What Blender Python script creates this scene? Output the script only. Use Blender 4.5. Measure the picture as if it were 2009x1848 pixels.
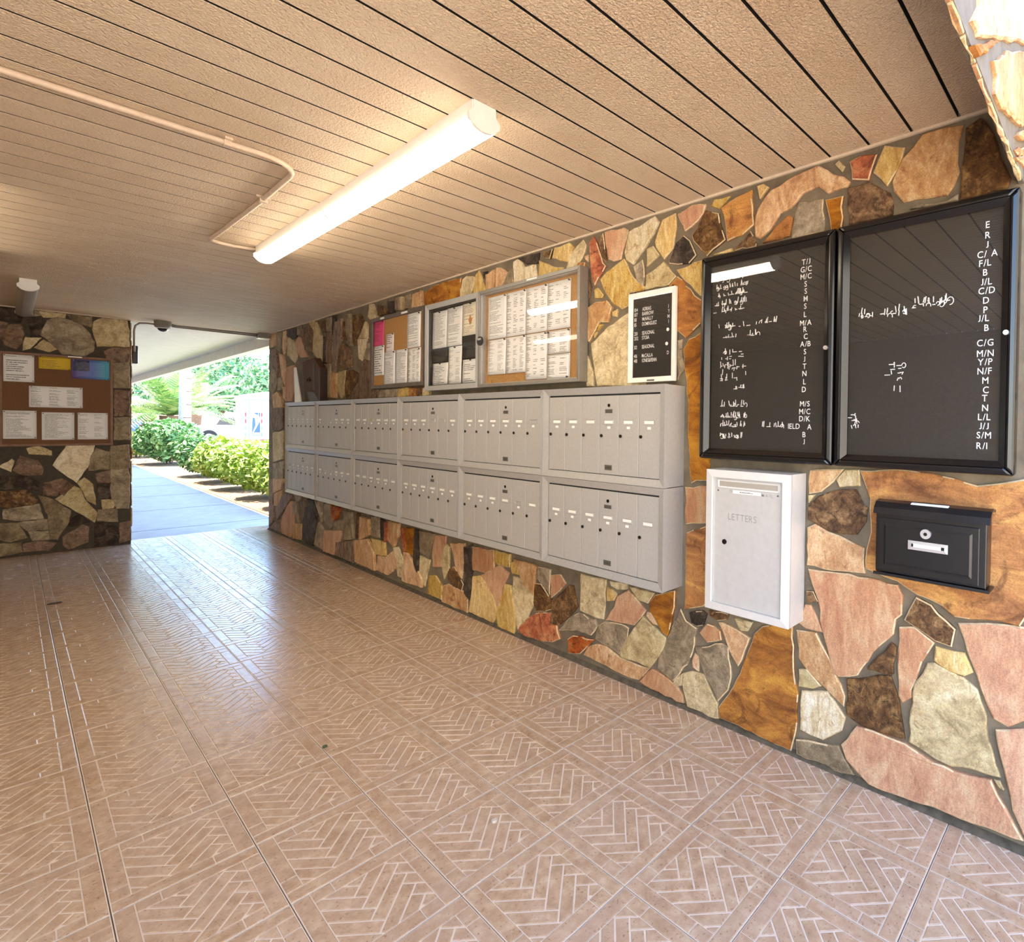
import bpy, bmesh, math, random
import numpy as np
from mathutils import Matrix, Vector

for o in list(bpy.data.objects):
    bpy.data.objects.remove(o, do_unlink=True)
SC = bpy.context.scene
COL = SC.collection
R = math.radians

# ------------------------------------------------------------------ camera
D = 2.13            # the mail wall stands at x = D, the camera at x = 0, y = 0
H = 2.44            # ceiling height
FAR = 8.2           # the stone wall at the far end stands at y = FAR
cam = bpy.data.cameras.new('camera')
cam_o = bpy.data.objects.new('camera', cam)
COL.objects.link(cam_o)
cam.sensor_fit = 'HORIZONTAL'
cam.sensor_width = 36.0
cam.lens = 1077.13 / 2009.0 * 36.0
cam.shift_x = (1004.5 - 1280.0) / 2009.0
cam.shift_y = -(924.0 - 850.64) / 2009.0
cam.clip_start = 0.02
cam.clip_end = 500
yaw, pit, rol = 0.86629, 0.015596, 0.012851
fw = Vector((math.sin(yaw) * math.cos(pit), math.cos(yaw) * math.cos(pit), -math.sin(pit)))
rt = Vector((math.cos(yaw), -math.sin(yaw), 0))
up = rt.cross(fw)
rt2 = rt * math.cos(rol) + up * math.sin(rol)
up2 = -rt * math.sin(rol) + up * math.cos(rol)
mw = Matrix((rt2, up2, -fw)).transposed().to_4x4()
mw.translation = Vector((0, 0, 1.37))
cam_o.matrix_world = mw
SC.camera = cam_o

# ------------------------------------------------------------------ world, sun, exposure
SKY_STRENGTH = 0.78
SUN_STRENGTH = 14.0
LAMP_EMIT = 11.0
world = bpy.data.worlds.new('world')
SC.world = world
world.use_nodes = True
wn = world.node_tree
wn.nodes.clear()
w_out = wn.nodes.new('ShaderNodeOutputWorld')
w_bg = wn.nodes.new('ShaderNodeBackground')
w_sky = wn.nodes.new('ShaderNodeTexSky')
w_sky.sky_type = 'NISHITA'
w_sky.sun_disc = False
w_sky.sun_elevation = R(70)
w_sky.sun_rotation = R(-8)
w_sky.air_density = 1.0
w_sky.dust_density = 0.2
w_sky.ozone_density = 3.0
w_bg.inputs['Strength'].default_value = SKY_STRENGTH
wn.links.new(w_sky.outputs[0], w_bg.inputs['Color'])
wn.links.new(w_bg.outputs[0], w_out.inputs['Surface'])

sun = bpy.data.lights.new('sun', 'SUN')
sun.energy = SUN_STRENGTH
sun.angle = R(0.6)
sun.color = (1.0, 0.93, 0.80)
sun_o = bpy.data.objects.new('sun', sun)
COL.objects.link(sun_o)
sun_o.rotation_euler = Vector((0.06, -0.33, -0.94)).to_track_quat('-Z', 'Y').to_euler()

SC.view_settings.view_transform = 'Standard'
SC.view_settings.look = 'None'
SC.view_settings.exposure = 1.1
SC.view_settings.gamma = 1.0
SC.view_settings.use_curve_mapping = False

# ------------------------------------------------------------------ helpers: materials
def lin(c):
    """sRGB 0-255 to linear"""
    out = []
    for v in c[:3]:
        v = v / 255.0
        out.append(v / 12.92 if v <= 0.04045 else ((v + 0.055) / 1.055) ** 2.4)
    return (out[0], out[1], out[2], 1.0)

class NT:
    def __init__(s, name):
        s.m = bpy.data.materials.new(name)
        s.m.use_nodes = True
        s.t = s.m.node_tree
        s.b = s.t.nodes['Principled BSDF']
        s.out = s.t.nodes['Material Output']
    def n(s, typ, **kw):
        nd = s.t.nodes.new(typ)
        for k, v in kw.items():
            setattr(nd, k, v)
        return nd
    def l(s, a, b):
        s.t.links.new(a, b)
    def val(s, node, **kw):
        for k, v in kw.items():
            node.inputs[k.replace('_', ' ')].default_value = v
    def math(s, op, a, b=None, c=None):
        nd = s.n('ShaderNodeMath', operation=op)
        for i, x in enumerate((a, b, c)):
            if x is None:
                continue
            if isinstance(x, (int, float)):
                nd.inputs[i].default_value = x
            else:
                s.l(x, nd.inputs[i])
        return nd.outputs[0]
    def coords(s, kind='Object', scale=(1, 1, 1), jitter=0.0, rot=(0, 0, 0)):
        tc = s.n('ShaderNodeTexCoord')
        o = tc.outputs[kind]
        if jitter:
            oi = s.n('ShaderNodeObjectInfo')
            sc = s.n('ShaderNodeVectorMath', operation='SCALE')
            cv = s.n('ShaderNodeCombineXYZ')
            for i in range(3):
                s.l(s.math('MULTIPLY', oi.outputs['Random'], jitter * (1 + i * 0.73)), cv.inputs[i])
            ad = s.n('ShaderNodeVectorMath', operation='ADD')
            s.l(o, ad.inputs[0]); s.l(cv.outputs[0], ad.inputs[1])
            o = ad.outputs[0]
            s.t.nodes.remove(sc)
        mp = s.n('ShaderNodeMapping')
        mp.inputs['Scale'].default_value = scale
        mp.inputs['Rotation'].default_value = rot
        s.l(o, mp.inputs['Vector'])
        return mp.outputs[0]
    def noise(s, co, scale, detail=4, rough=0.55, dist=0.0):
        nd = s.n('ShaderNodeTexNoise')
        nd.inputs['Scale'].default_value = scale
        nd.inputs['Detail'].default_value = detail
        nd.inputs['Roughness'].default_value = rough
        nd.inputs['Distortion'].default_value = dist
        s.l(co, nd.inputs['Vector'])
        return nd.outputs['Fac']
    def ramp(s, fac, stops):
        rp = s.n('ShaderNodeValToRGB')
        e = rp.color_ramp.elements
        while len(e) < len(stops):
            e.new(0.5)
        for el, (p, c) in zip(e, stops):
            el.position = p
            el.color = c
        s.l(fac, rp.inputs[0])
        return rp.outputs[0]
    def mix(s, fac, a, b, typ='MIX'):
        nd = s.n('ShaderNodeMix', data_type='RGBA', blend_type=typ)
        if isinstance(fac, (int, float)):
            nd.inputs['Factor'].default_value = fac
        else:
            s.l(fac, nd.inputs['Factor'])
        for idx, x in ((6, a), (7, b)):
            if isinstance(x, tuple):
                nd.inputs[idx].default_value = x
            else:
                s.l(x, nd.inputs[idx])
        return nd.outputs[2]
    def bump(s, h, strength, dist=0.01):
        nd = s.n('ShaderNodeBump')
        nd.inputs['Strength'].default_value = strength
        nd.inputs['Distance'].default_value = dist
        s.l(h, nd.inputs['Height'])
        s.l(nd.outputs[0], s.b.inputs['Normal'])

def plain(name, c, rough=0.5, metal=0.0, spec=0.5, var=0.0, scale=30, bump=0.0, emit=None, estr=0):
    t = NT(name)
    t.b.inputs['Roughness'].default_value = rough
    t.b.inputs['Metallic'].default_value = metal
    t.b.inputs['Specular IOR Level'].default_value = spec
    base = lin(c)
    co = t.coords('Object')
    nz = t.noise(co, scale)
    if var > 0:
        lo = tuple(x * (1 - var) for x in base[:3]) + (1,)
        hi = tuple(min(1, x * (1 + var)) for x in base[:3]) + (1,)
        t.l(t.ramp(nz, [(0.3, lo), (0.7, hi)]), t.b.inputs['Base Color'])
    else:
        t.b.inputs['Base Color'].default_value = base
    if bump:
        t.bump(nz, bump, 0.004)
    if emit:
        t.b.inputs['Emission Color'].default_value = lin(emit)
        t.b.inputs['Emission Strength'].default_value = estr
    return t.m

def stone_mat(name, a, b, c, scale=9, streak=None, rough=0.7, stain=0.0, stain_c=(60, 38, 22), bump=0.5, mott=0.5):
    """three colours of one kind of flagstone; streak = stretched bands"""
    t = NT(name)
    co = t.coords('Object', jitter=17.0)
    if streak:
        co2 = t.coords('Object', scale=(1, streak[0], streak[1]), jitter=17.0, rot=(streak[2], 0, 0))
    else:
        co2 = co
    n1 = t.noise(co2, scale, 9, 0.66, 0.9)
    col = t.ramp(n1, [(0.34, lin(a)), (0.5, lin(b)), (0.64, lin(c))])
    n3 = t.noise(co2, scale * 5.0, 6, 0.7, 0.4)
    col = t.mix(mott, col, t.ramp(n3, [(0.36, (0.30, 0.30, 0.30, 1)), (0.62, (0.72, 0.72, 0.72, 1))]), 'OVERLAY')
    if stain:
        n2 = t.noise(co, scale * 1.6, 10, 0.72, 1.6)
        f = t.ramp(n2, [(0.60 - stain * 0.30, (0, 0, 0, 1)), (0.70 - stain * 0.24, (1, 1, 1, 1))])
        col = t.mix(t.math('MULTIPLY', f, 0.8), col, lin(stain_c))
    oi = t.n('ShaderNodeObjectInfo')
    hsv = t.n('ShaderNodeHueSaturation')
    t.l(t.math('MULTIPLY_ADD', oi.outputs['Random'], 0.30, 0.86), hsv.inputs['Value'])
    t.l(t.math('MULTIPLY_ADD', oi.outputs['Random'], -0.20, 1.05), hsv.inputs['Saturation'])
    t.l(col, hsv.inputs['Color'])
    fine = t.noise(co, 190, 4, 0.65)
    dark = t.ramp(fine, [(0.32, (0.74, 0.74, 0.74, 1)), (0.62, (1.08, 1.08, 1.08, 1))])
    t.l(t.mix(1.0, hsv.outputs[0], dark, 'MULTIPLY'), t.b.inputs['Base Color'])
    t.b.inputs['Roughness'].default_value = rough
    t.b.inputs['Specular IOR Level'].default_value = 0.3
    big = t.noise(co2, 24, 9, 0.7, 0.6)
    t.bump(big, bump, 0.02)
    return t.m

M = {}
STONE = {
 'P': stone_mat('stone_pink', (182, 126, 90), (198, 148, 108), (206, 168, 128), 5, (3.0, 1.0, 0.7), stain=0.0, bump=0.3, mott=0.3),
 'K': stone_mat('stone_peach', (178, 132, 88), (204, 160, 112), (222, 186, 142), 7, (2.0, 1.0, 0.5), stain=0.10, stain_c=(140, 84, 50), bump=0.3),
 'O': stone_mat('stone_ochre', (128, 72, 8), (178, 110, 12), (208, 146, 32), 4, (1.0, 2.2, 0.5), stain=0.20, stain_c=(104, 56, 8), bump=0.6, mott=0.22),
 'Y': stone_mat('stone_yellow', (188, 146, 66), (214, 178, 98), (226, 202, 136), 8, (3.0, 1.0, -0.4), stain=0.12, stain_c=(150, 104, 40)),
 'C': stone_mat('stone_cream', (170, 148, 104), (204, 182, 134), (222, 206, 162), 8, stain=0.12, stain_c=(132, 106, 66)),
 'G': stone_mat('stone_grey', (118, 102, 80), (152, 134, 106), (178, 160, 130), 8, stain=0.10, stain_c=(90, 76, 58)),
 'B': stone_mat('stone_brown', (82, 56, 32), (124, 88, 50), (166, 128, 78), 14, stain=0.36, stain_c=(58, 38, 22), bump=0.9),
 'D': stone_mat('stone_dark', (44, 36, 30), (70, 58, 48), (104, 88, 72), 12, stain=0.2, stain_c=(26, 20, 18), bump=0.9),
 'R': stone_mat('stone_rust', (150, 70, 30), (190, 98, 46), (206, 140, 84), 9, stain=0.28, stain_c=(84, 40, 20), bump=0.7),
 'M': stone_mat('stone_mauve_brown', (104, 80, 62), (140, 112, 90), (166, 138, 112), 9, (3.0, 1.0, 0.1), stain=0.22, stain_c=(70, 48, 36), bump=0.8),
 'W': stone_mat('stone_white', (196, 172, 124), (226, 208, 166), (238, 228, 200), 8, (4.0, 1.0, 0.2), stain=0.14, stain_c=(170, 118, 50)),
}
def mortar_mat():
    t = NT('mortar')
    co = t.coords('Object')
    n = t.noise(co, 9, 6, 0.6)
    t.l(t.ramp(n, [(0.3, lin((106, 95, 77))), (0.7, lin((138, 125, 103)))]), t.b.inputs['Base Color'])
    t.b.inputs['Roughness'].default_value = 0.9
    t.bump(t.noise(co, 140, 5, 0.7), 0.6, 0.006)
    return t.m
M['mortar'] = mortar_mat()
M['stone_edge'] = plain('stone_broken_edge', (206, 184, 146), 0.8, var=0.25, scale=60, bump=0.5)

def ceiling_mat():
    t = NT('ceiling_plank_paint')
    co = t.coords('Object', jitter=3.0)
    n = t.noise(co, 3.0, 5, 0.6)
    t.l(t.ramp(n, [(0.3, lin((216, 190, 158))), (0.7, lin((228, 206, 176)))]), t.b.inputs['Base Color'])
    t.b.inputs['Roughness'].default_value = 0.55
    h1 = t.noise(t.coords('Object', scale=(1, 1, 1)), 120, 3, 0.55, 0.5)
    t.bump(t.ramp(h1, [(0.35, (0, 0, 0, 1)), (0.7, (1, 1, 1, 1))]), 0.8, 0.008)
    return t.m
M['plank'] = ceiling_mat()
M['gap_shade'] = plain('ceiling_gap_shade', (16, 12, 10), 0.95)  # near black, the shade of the plank joints put into the colour
M['trim'] = plain('ceiling_bead', (214, 196, 172), 0.6, var=0.08)
M['stucco'] = plain('stucco_wall', (196, 178, 154), 0.85, var=0.10, scale=40, bump=0.5)

def tile_mat(name, a, b, c, rough):
    t = NT(name)
    co = t.coords('Object', jitter=11.0)
    n = t.noise(co, 22, 6, 0.68)
    big = t.noise(co, 5, 3, 0.6)
    col = t.ramp(n, [(0.30, lin(a)), (0.52, lin(b)), (0.72, lin(c))])
    col = t.mix(t.ramp(big, [(0.35, (0, 0, 0, 1)), (0.7, (0.55, 0.55, 0.55, 1))]), col, lin((186, 162, 144)))
    spk = t.noise(co, 120, 2, 0.5)
    col = t.mix(t.ramp(spk, [(0.62, (0, 0, 0, 1)), (0.72, (0.6, 0.6, 0.6, 1))]), col, lin((110, 74, 54)))
    t.l(col, t.b.inputs['Base Color'])
    rr = t.math('MULTIPLY_ADD', big, 0.14, rough - 0.07)
    t.l(rr, t.b.inputs['Roughness'])
    t.b.inputs['Specular IOR Level'].default_value = 0.85
    t.bump(t.noise(co, 60, 5, 0.6), 0.18, 0.003)
    return t.m
M['tile'] = tile_mat('tile_face', (162, 130, 102), (186, 158, 130), (206, 184, 158), 0.25)
M['tile_base'] = plain('tile_groove', (226, 210, 192), 0.25, spec=0.6, var=0.05)
M['grout'] = plain('floor_grout', (112, 96, 84), 0.8, var=0.2, scale=40)

M['alu'] = plain('brushed_aluminium', (186, 186, 184), 0.42, 0.35, var=0.05, scale=60)
M['alu_door'] = plain('mailbox_door_paint', (184, 183, 180), 0.48, 0.2, var=0.05, scale=90)
M['alu_dark'] = plain('dull_aluminium', (146, 142, 136), 0.42, 0.5, var=0.08, scale=60)
M['gap'] = plain('dark_gap', (46, 46, 46), 0.8)
M['plate'] = plain('grey_plate', (118, 116, 112), 0.4, 0.6, var=0.15, scale=200)
M['slip'] = plain('paper_slip', (244, 242, 236), 0.7, var=0.03)
M['slip_green'] = plain('green_slip', (170, 190, 120), 0.7)
M['lock'] = plain('lock_core', (64, 58, 50), 0.35, 0.8)
M['white'] = plain('white_enamel', (232, 230, 224), 0.4, var=0.03)
M['whiteframe'] = plain('white_frame', (240, 238, 232), 0.35, var=0.03)
M['black'] = plain('black_plastic', (14, 14, 16), 0.22, spec=0.6)
M['blackbox'] = plain('black_metal_paint', (22, 23, 25), 0.3, spec=0.6, var=0.2, scale=20)
M['felt'] = plain('black_felt', (34, 33, 31), 0.85, var=0.25, scale=90)
M['felt_groove'] = plain('felt_groove', (24, 23, 22), 0.9)
M['letter'] = plain('white_letter', (240, 240, 236), 0.5)
M['chrome'] = plain('chrome', (225, 225, 225), 0.3, 0.7)
M['steel'] = plain('steel_conduit', (140, 128, 114), 0.5, 0.3, var=0.1)
M['conduit'] = plain('painted_conduit', (206, 184, 160), 0.5, var=0.08)
M['grey'] = plain('grey_plastic', (126, 120, 110), 0.5, var=0.06)
M['darkglass'] = plain('dark_dome', (10, 8, 8), 0.05, spec=0.8)
M['silver'] = plain('letterbox_silver', (206, 206, 204), 0.4, 0.25, var=0.04, scale=40)
M['silver_lip'] = plain('letterbox_frame', (226, 226, 224), 0.35, 0.15, var=0.03)
M['engrave'] = plain('engraved_mark', (164, 164, 160), 0.5, 0.2)
M['wood_dark'] = plain('dark_wood_frame', (84, 66, 52), 0.5, var=0.2, scale=25)
M['wood_tan'] = plain('tan_wood_frame', (128, 92, 66), 0.55, var=0.2, scale=25)
M['parcel'] = plain('brown_cardboard', (84, 56, 40), 0.75, var=0.2, scale=14)
M['parcel_edge'] = plain('dark_tape', (44, 26, 18), 0.5, var=0.15)
M['plastic'] = plain('clear_wrap', (236, 234, 230), 0.12, spec=0.8, var=0.05)
M['pin'] = plain('push_pin', (60, 58, 56), 0.3, 0.4)
M['leafdry'] = plain('dry_leaf', (70, 46, 30), 0.8, var=0.3)

def cork_mat(name, a, b):
    t = NT(name)
    co = t.coords('Object')
    n = t.noise(co, 110, 5, 0.7)
    t.l(t.ramp(n, [(0.3, lin(a)), (0.7, lin(b))]), t.b.inputs['Base Color'])
    t.b.inputs['Roughness'].default_value = 0.9
    t.bump(n, 0.3, 0.002)
    return t.m
M['cork'] = cork_mat('cork', (160, 118, 66), (192, 148, 90))
M['cork_brown'] = cork_mat('brown_cork', (104, 70, 46), (128, 90, 62))

def glass_mat():
    t = NT('glass_pane')
    t.t.nodes.remove(t.b)
    tr = t.n('ShaderNodeBsdfTransparent')
    gl = t.n('ShaderNodeBsdfGlossy')
    gl.inputs['Roughness'].default_value = 0.015
    fr = t.n('ShaderNodeFresnel')
    fr.inputs['IOR'].default_value = 1.8
    mx = t.n('ShaderNodeMixShader')
    ge = t.n('ShaderNodeNewGeometry')
    t.l(t.math('MULTIPLY', fr.outputs[0], t.math('SUBTRACT', 1.0, ge.outputs['Backfacing'])), mx.inputs[0]); t.l(tr.outputs[0], mx.inputs[1]); t.l(gl.outputs[0], mx.inputs[2])
    t.l(mx.outputs[0], t.out.inputs['Surface'])
    return t.m
M['glass'] = glass_mat()

def print_mat(name, paper=(240, 240, 238), ink=(70, 70, 74), rows=26, fill=0.55, cols=1, head=0.10, box=False):
    """a printed sheet: rows of illegible print in UV space"""
    t = NT(name)
    uv = t.n('ShaderNodeUVMap')
    sp = t.n('ShaderNodeSeparateXYZ')
    t.l(uv.outputs[0], sp.inputs[0])
    u, v = sp.outputs[0], sp.outputs[1]
    vr = t.math('MULTIPLY', v, float(rows))
    row = t.math('FLOOR', vr)
    fr = t.math('FRACT', vr)
    line = t.math('LESS_THAN', fr, 0.42)
    uc = t.math('FRACT', t.math('MULTIPLY', u, float(cols)))
    ucell = t.math('FLOOR', t.math('MULTIPLY', u, float(cols)))
    oi = t.n('ShaderNodeObjectInfo')
    cv = t.n('ShaderNodeCombineXYZ')
    t.l(t.math('ADD', row, t.math('MULTIPLY', ucell, 37.0)), cv.inputs[0])
    t.l(oi.outputs['Random'], cv.inputs[1])
    wn_ = t.n('ShaderNodeTexWhiteNoise')
    t.l(cv.outputs[0], wn_.inputs['Vector'])
    rnd = wn_.outputs['Value']
    left = t.math('GREATER_THAN', uc, 0.09)
    right = t.math('LESS_THAN', uc, t.math('MULTIPLY_ADD', rnd, 0.5, 0.42))
    keep = t.math('LESS_THAN', rnd, 0.35 + fill)
    c2 = t.n('ShaderNodeCombineXYZ')
    t.l(t.math('MULTIPLY', u, 60.0), c2.inputs[0]); t.l(t.math('MULTIPLY', row, 3.7), c2.inputs[1])
    t.l(t.math('MULTIPLY', oi.outputs['Random'], 50.0), c2.inputs[2])
    wd = t.math('GREATER_THAN', t.noise(c2.outputs[0], 1.0, 1, 0.5), 0.40)
    vm = t.math('MULTIPLY', t.math('GREATER_THAN', v, 0.07), t.math('LESS_THAN', v, 1.0 - head * 0.6))
    f = line
    for x in (left, right, keep, wd, vm):
        f = t.math('MULTIPLY', f, x)
    if box:
        d = t.math('MINIMUM', t.math('MINIMUM', u, t.math('SUBTRACT', 1.0, u)), t.math('MINIMUM', v, t.math('SUBTRACT', 1.0, v)))
        e = t.math('MULTIPLY', t.math('GREATER_THAN', d, 0.03), t.math('LESS_THAN', d, 0.045))
        f = t.math('MAXIMUM', f, e)
    col = t.mix(t.math('MULTIPLY', f, 0.8), lin(paper), lin(ink))
    t.l(col, t.b.inputs['Base Color'])
    t.b.inputs['Roughness'].default_value = 0.65
    return t.m
PR = {
 'text': print_mat('print_text', rows=30, fill=0.5),
 'dense': print_mat('print_dense', rows=34, fill=0.62, ink=(90, 90, 94)),
 'cols': print_mat('print_columns', rows=26, fill=0.35, cols=3, ink=(80, 80, 84)),
 'big': print_mat('print_large', rows=13, fill=0.5, ink=(40, 40, 44)),
 'box': print_mat('print_boxed', rows=16, fill=0.4, cols=2, ink=(60, 60, 66), box=True),
 'pink': print_mat('print_pink', paper=(222, 82, 132), ink=(130, 40, 80), rows=16, fill=0.3),
 'yellow': print_mat('print_yellow', paper=(214, 180, 40), ink=(130, 106, 30), rows=9, fill=0.3),
 'cream': print_mat('print_cream', paper=(236, 228, 206), ink=(120, 110, 96), rows=20, fill=0.3),
 'red': print_mat('print_redhead', paper=(240, 232, 228), ink=(90, 50, 50), rows=9, fill=0.4),
 'faint': print_mat('print_faint', rows=28, fill=0.3, cols=2, ink=(130, 130, 136)),
 'black': plain('black_sheet', (50, 50, 48), 0.7),
}
def flyer_mat():
    t = NT('flyer_blue')
    uv = t.n('ShaderNodeUVMap'); sp = t.n('ShaderNodeSeparateXYZ')
    t.l(uv.outputs[0], sp.inputs[0])
    u, v = sp.outputs[0], sp.outputs[1]
    col = t.ramp(u, [(0.1, lin((96, 84, 150))), (0.55, lin((92, 118, 190))), (0.95, lin((92, 178, 206)))])
    pic = t.math('MULTIPLY', t.math('MULTIPLY', t.math('LESS_THAN', u, 0.46), t.math('GREATER_THAN', u, 0.04)), t.math('MULTIPLY', t.math('GREATER_THAN', v, 0.4), t.math('LESS_THAN', v, 0.96)))
    n = t.noise(uv.outputs[0], 9, 5, 0.7, 1.0)
    col = t.mix(pic, col, t.ramp(n, [(0.35, lin((36, 34, 60))), (0.62, lin((80, 84, 116))), (0.72, lin((180, 176, 196)))]))
    ln = t.math('LESS_THAN', t.math('FRACT', t.math('MULTIPLY', v, 11.0)), 0.35)
    tx = t.math('MULTIPLY', ln, t.math('MULTIPLY', t.math('GREATER_THAN', u, 0.5), t.math('LESS_THAN', u, 0.9)))
    tx = t.math('MULTIPLY', tx, t.math('GREATER_THAN', t.noise(t.coords('UV', scale=(60, 11, 1)), 1.0, 1), 0.45))
    col = t.mix(t.math('MULTIPLY', tx, 0.45), col, lin((40, 60, 120)))
    t.l(col, t.b.inputs['Base Color'])
    t.b.inputs['Roughness'].default_value = 0.5
    return t.m
PR['flyer'] = flyer_mat()

# ------------------------------------------------------------------ helpers: objects
def link(o, parent=None):
    COL.objects.link(o)
    if parent is not None:
        o.parent = parent
    return o

def tag(o, label=None, cat=None, group=None, kind=None):
    if label: o['label'] = label
    if cat: o['category'] = cat
    if group: o['group'] = group
    if kind: o['kind'] = kind
    return o

def empty(name, loc=(0, 0, 0)):
    o = bpy.data.objects.new(name, None)
    o.empty_display_size = 0.1
    o.location = loc
    COL.objects.link(o)
    return o

class MB:
    """collects shapes in world coordinates and links them as one mesh object"""
    def __init__(s):
        s.v = []; s.f = []; s.mi = []
    def add(s, vs, fs, mi=0):
        k = len(s.v)
        s.v.extend([tuple(p) for p in vs])
        s.f.extend([tuple(i + k for i in f) for f in fs])
        s.mi.extend([mi] * len(fs))
        return s
    def box(s, a, b, mi=0):
        x0, x1 = sorted((a[0], b[0])); y0, y1 = sorted((a[1], b[1])); z0, z1 = sorted((a[2], b[2]))
        vs = [(x0, y0, z0), (x1, y0, z0), (x1, y1, z0), (x0, y1, z0), (x0, y0, z1), (x1, y0, z1), (x1, y1, z1), (x0, y1, z1)]
        return s.add(vs, [(0, 3, 2, 1), (4, 5, 6, 7), (0, 1, 5, 4), (1, 2, 6, 5), (2, 3, 7, 6), (3, 0, 4, 7)], mi)
    def loft(s, rings, mi=0, caps=True, closed=True):
        """rings of equal length joined in order"""
        n = len(rings[0]); vs = [p for r in rings for p in r]; fs = []
        for i in range(len(rings) - 1):
            for j in range(n if closed else n - 1):
                a = i * n + j; b = i * n + (j + 1) % n
                fs.append((a, b, b + n, a + n))
        if caps:
            fs.append(tuple(range(n - 1, -1, -1)))
            fs.append(tuple(range((len(rings) - 1) * n, len(rings) * n)))
        return s.add(vs, fs, mi)
    def tube(s, path, r, n=8, mi=0):
        P = [Vector(p) for p in path]
        rings = []
        ref = None
        for i, p in enumerate(P):
            d = (P[min(i + 1, len(P) - 1)] - P[max(i - 1, 0)]).normalized()
            if ref is None:
                ref = Vector((0, 0, 1)) if abs(d.z) < 0.9 else Vector((1, 0, 0))
            u = d.cross(ref)
            if u.length < 1e-4:
                u = d.orthogonal()
            u.normalize(); w = u.cross(d).normalized()
            ref = w
            rr = r[i] if isinstance(r, (list, tuple)) else r
            rings.append([p + (u * math.cos(2 * math.pi * k / n) + w * math.sin(2 * math.pi * k / n)) * rr for k in range(n)])
        return s.loft(rings, mi)
    def cyl(s, a, b, r, n=16, mi=0):
        return s.tube([a, b], r, n, mi)
    def build(s, name, mats, parent=None, smooth=False, bevel=0, shade=None):
        off = Vector(parent.location) if parent is not None else Vector((0, 0, 0))
        p = parent.parent if parent is not None else None
        while p is not None:
            off += Vector(p.location); p = p.parent
        me = bpy.data.meshes.new(name)
        me.from_pydata([(x - off.x, y - off.y, z - off.z) for x, y, z in s.v], [], s.f)
        bm = bmesh.new(); bm.from_mesh(me)
        bmesh.ops.recalc_face_normals(bm, faces=bm.faces)
        bm.to_mesh(me); bm.free()
        if not isinstance(mats, (list, tuple)):
            mats = [mats]
        for m in mats:
            me.materials.append(m)
        if len(mats) > 1:
            me.polygons.foreach_set('material_index', s.mi)
        if smooth:
            me.polygons.foreach_set('use_smooth', [True] * len(me.polygons))
        o = bpy.data.objects.new(name, me)
        link(o, parent)
        if bevel:
            md = o.modifiers.new('bevel', 'BEVEL')
            md.width = bevel; md.segments = 2; md.limit_method = 'ANGLE'; md.angle_limit = R(35)
        return o

def share(name, mesh, parent, loc=(0, 0, 0), rot=None):
    o = bpy.data.objects.new(name, mesh)
    o.location = loc
    if rot: o.rotation_euler = rot
    link(o, parent)
    return o

# things on the mail wall: y runs along the wall (left in the picture is +y), d is the distance off the wall
def W(y, z, d):
    return (D - d, y, z)
def wbox(mb, y0, y1, z0, z1, d0, d1, mi=0):
    return mb.box((D - d0, y0, z0), (D - d1, y1, z1), mi)
def frame_bars(y0, y1, z0, z1, w, d_out, d_in, d_back, P=W):
    """four mitred bars of a picture frame: outer rim at d_out, inner rim at d_in, back at d_back"""
    o = [(y0, z0), (y1, z0), (y1, z1), (y0, z1)]
    i = [(y0 + w, z0 + w), (y1 - w, z0 + w), (y1 - w, z1 - w), (y0 + w, z1 - w)]
    bars = []
    for k in range(4):
        a, b = o[k], o[(k + 1) % 4]; c, e = i[(k + 1) % 4], i[k]
        m = MB()
        m.loft([[P(*a, d_back), P(*a, d_out), P(*e, d_in), P(*e, d_back)], [P(*b, d_back), P(*b, d_out), P(*c, d_in), P(*c, d_back)]])
        bars.append(m)
    return bars
def frame_mb(*a, **k):
    out = MB()
    for b in frame_bars(*a, **k):
        out.add(b.v, b.f)
    return out

# glyphs of the built-in font, meshed once while the scene is still empty
GLYPH = {}
def make_glyphs(chars):
    obs = {}
    for ch in chars:
        cu = bpy.data.curves.new('glyph', 'FONT')
        cu.body = ch; cu.size = 1.0; cu.extrude = 0.0; cu.resolution_u = 3
        cu.offset = 0.006
        o = bpy.data.objects.new('glyph', cu)
        COL.objects.link(o); obs[ch] = o
    dg = bpy.context.evaluated_depsgraph_get()
    dg.update()
    for ch, o in obs.items():
        me = bpy.data.meshes.new_from_object(o.evaluated_get(dg))
        vs = [tuple(v.co) for v in me.vertices]; fs = [tuple(p.vertices) for p in me.polygons]
        if ch == 'J':       # letter-board capitals stand on the line
            lo = min(v[1] for v in vs); hi = max(v[1] for v in vs)
            vs = [(v[0], (v[1] - lo) / (hi - lo) * hi, v[2]) for v in vs]
        x0 = min(v[0] for v in vs); x1 = max(v[0] for v in vs)
        GLYPH[ch] = (vs, fs, x0, x1)
        bpy.data.meshes.remove(me)
    for o in obs.values():
        cu = o.data
        bpy.data.objects.remove(o); bpy.data.curves.remove(cu)
make_glyphs('ABCDEFGHIJKLMNOPRSTUWYZc&/0123456789')
def text_to(mb, s, size, place, gap=0.10, xs=1.0, anchor='l'):
    """place(x, y) -> world point; x to the right and y up in metres"""
    wid = 0.0; items = []
    for ch in s:
        if ch == ' ':
            wid += 0.36 * size * xs; continue
        vs, fs, x0, x1 = GLYPH[ch]
        items.append((vs, fs, x0, wid))
        wid += (x1 - x0 + gap) * size * xs
    sh = {'l': 0, 'c': -wid / 2, 'r': -wid}[anchor]
    for vs, fs, x0, w in items:
        mb.add([place(sh + w + (v[0] - x0) * size * xs, v[1] * size) for v in vs], fs)
    return wid
def wall_text(y, z, d):
    return lambda x, h: (D - d, y - x, z + h)

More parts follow.
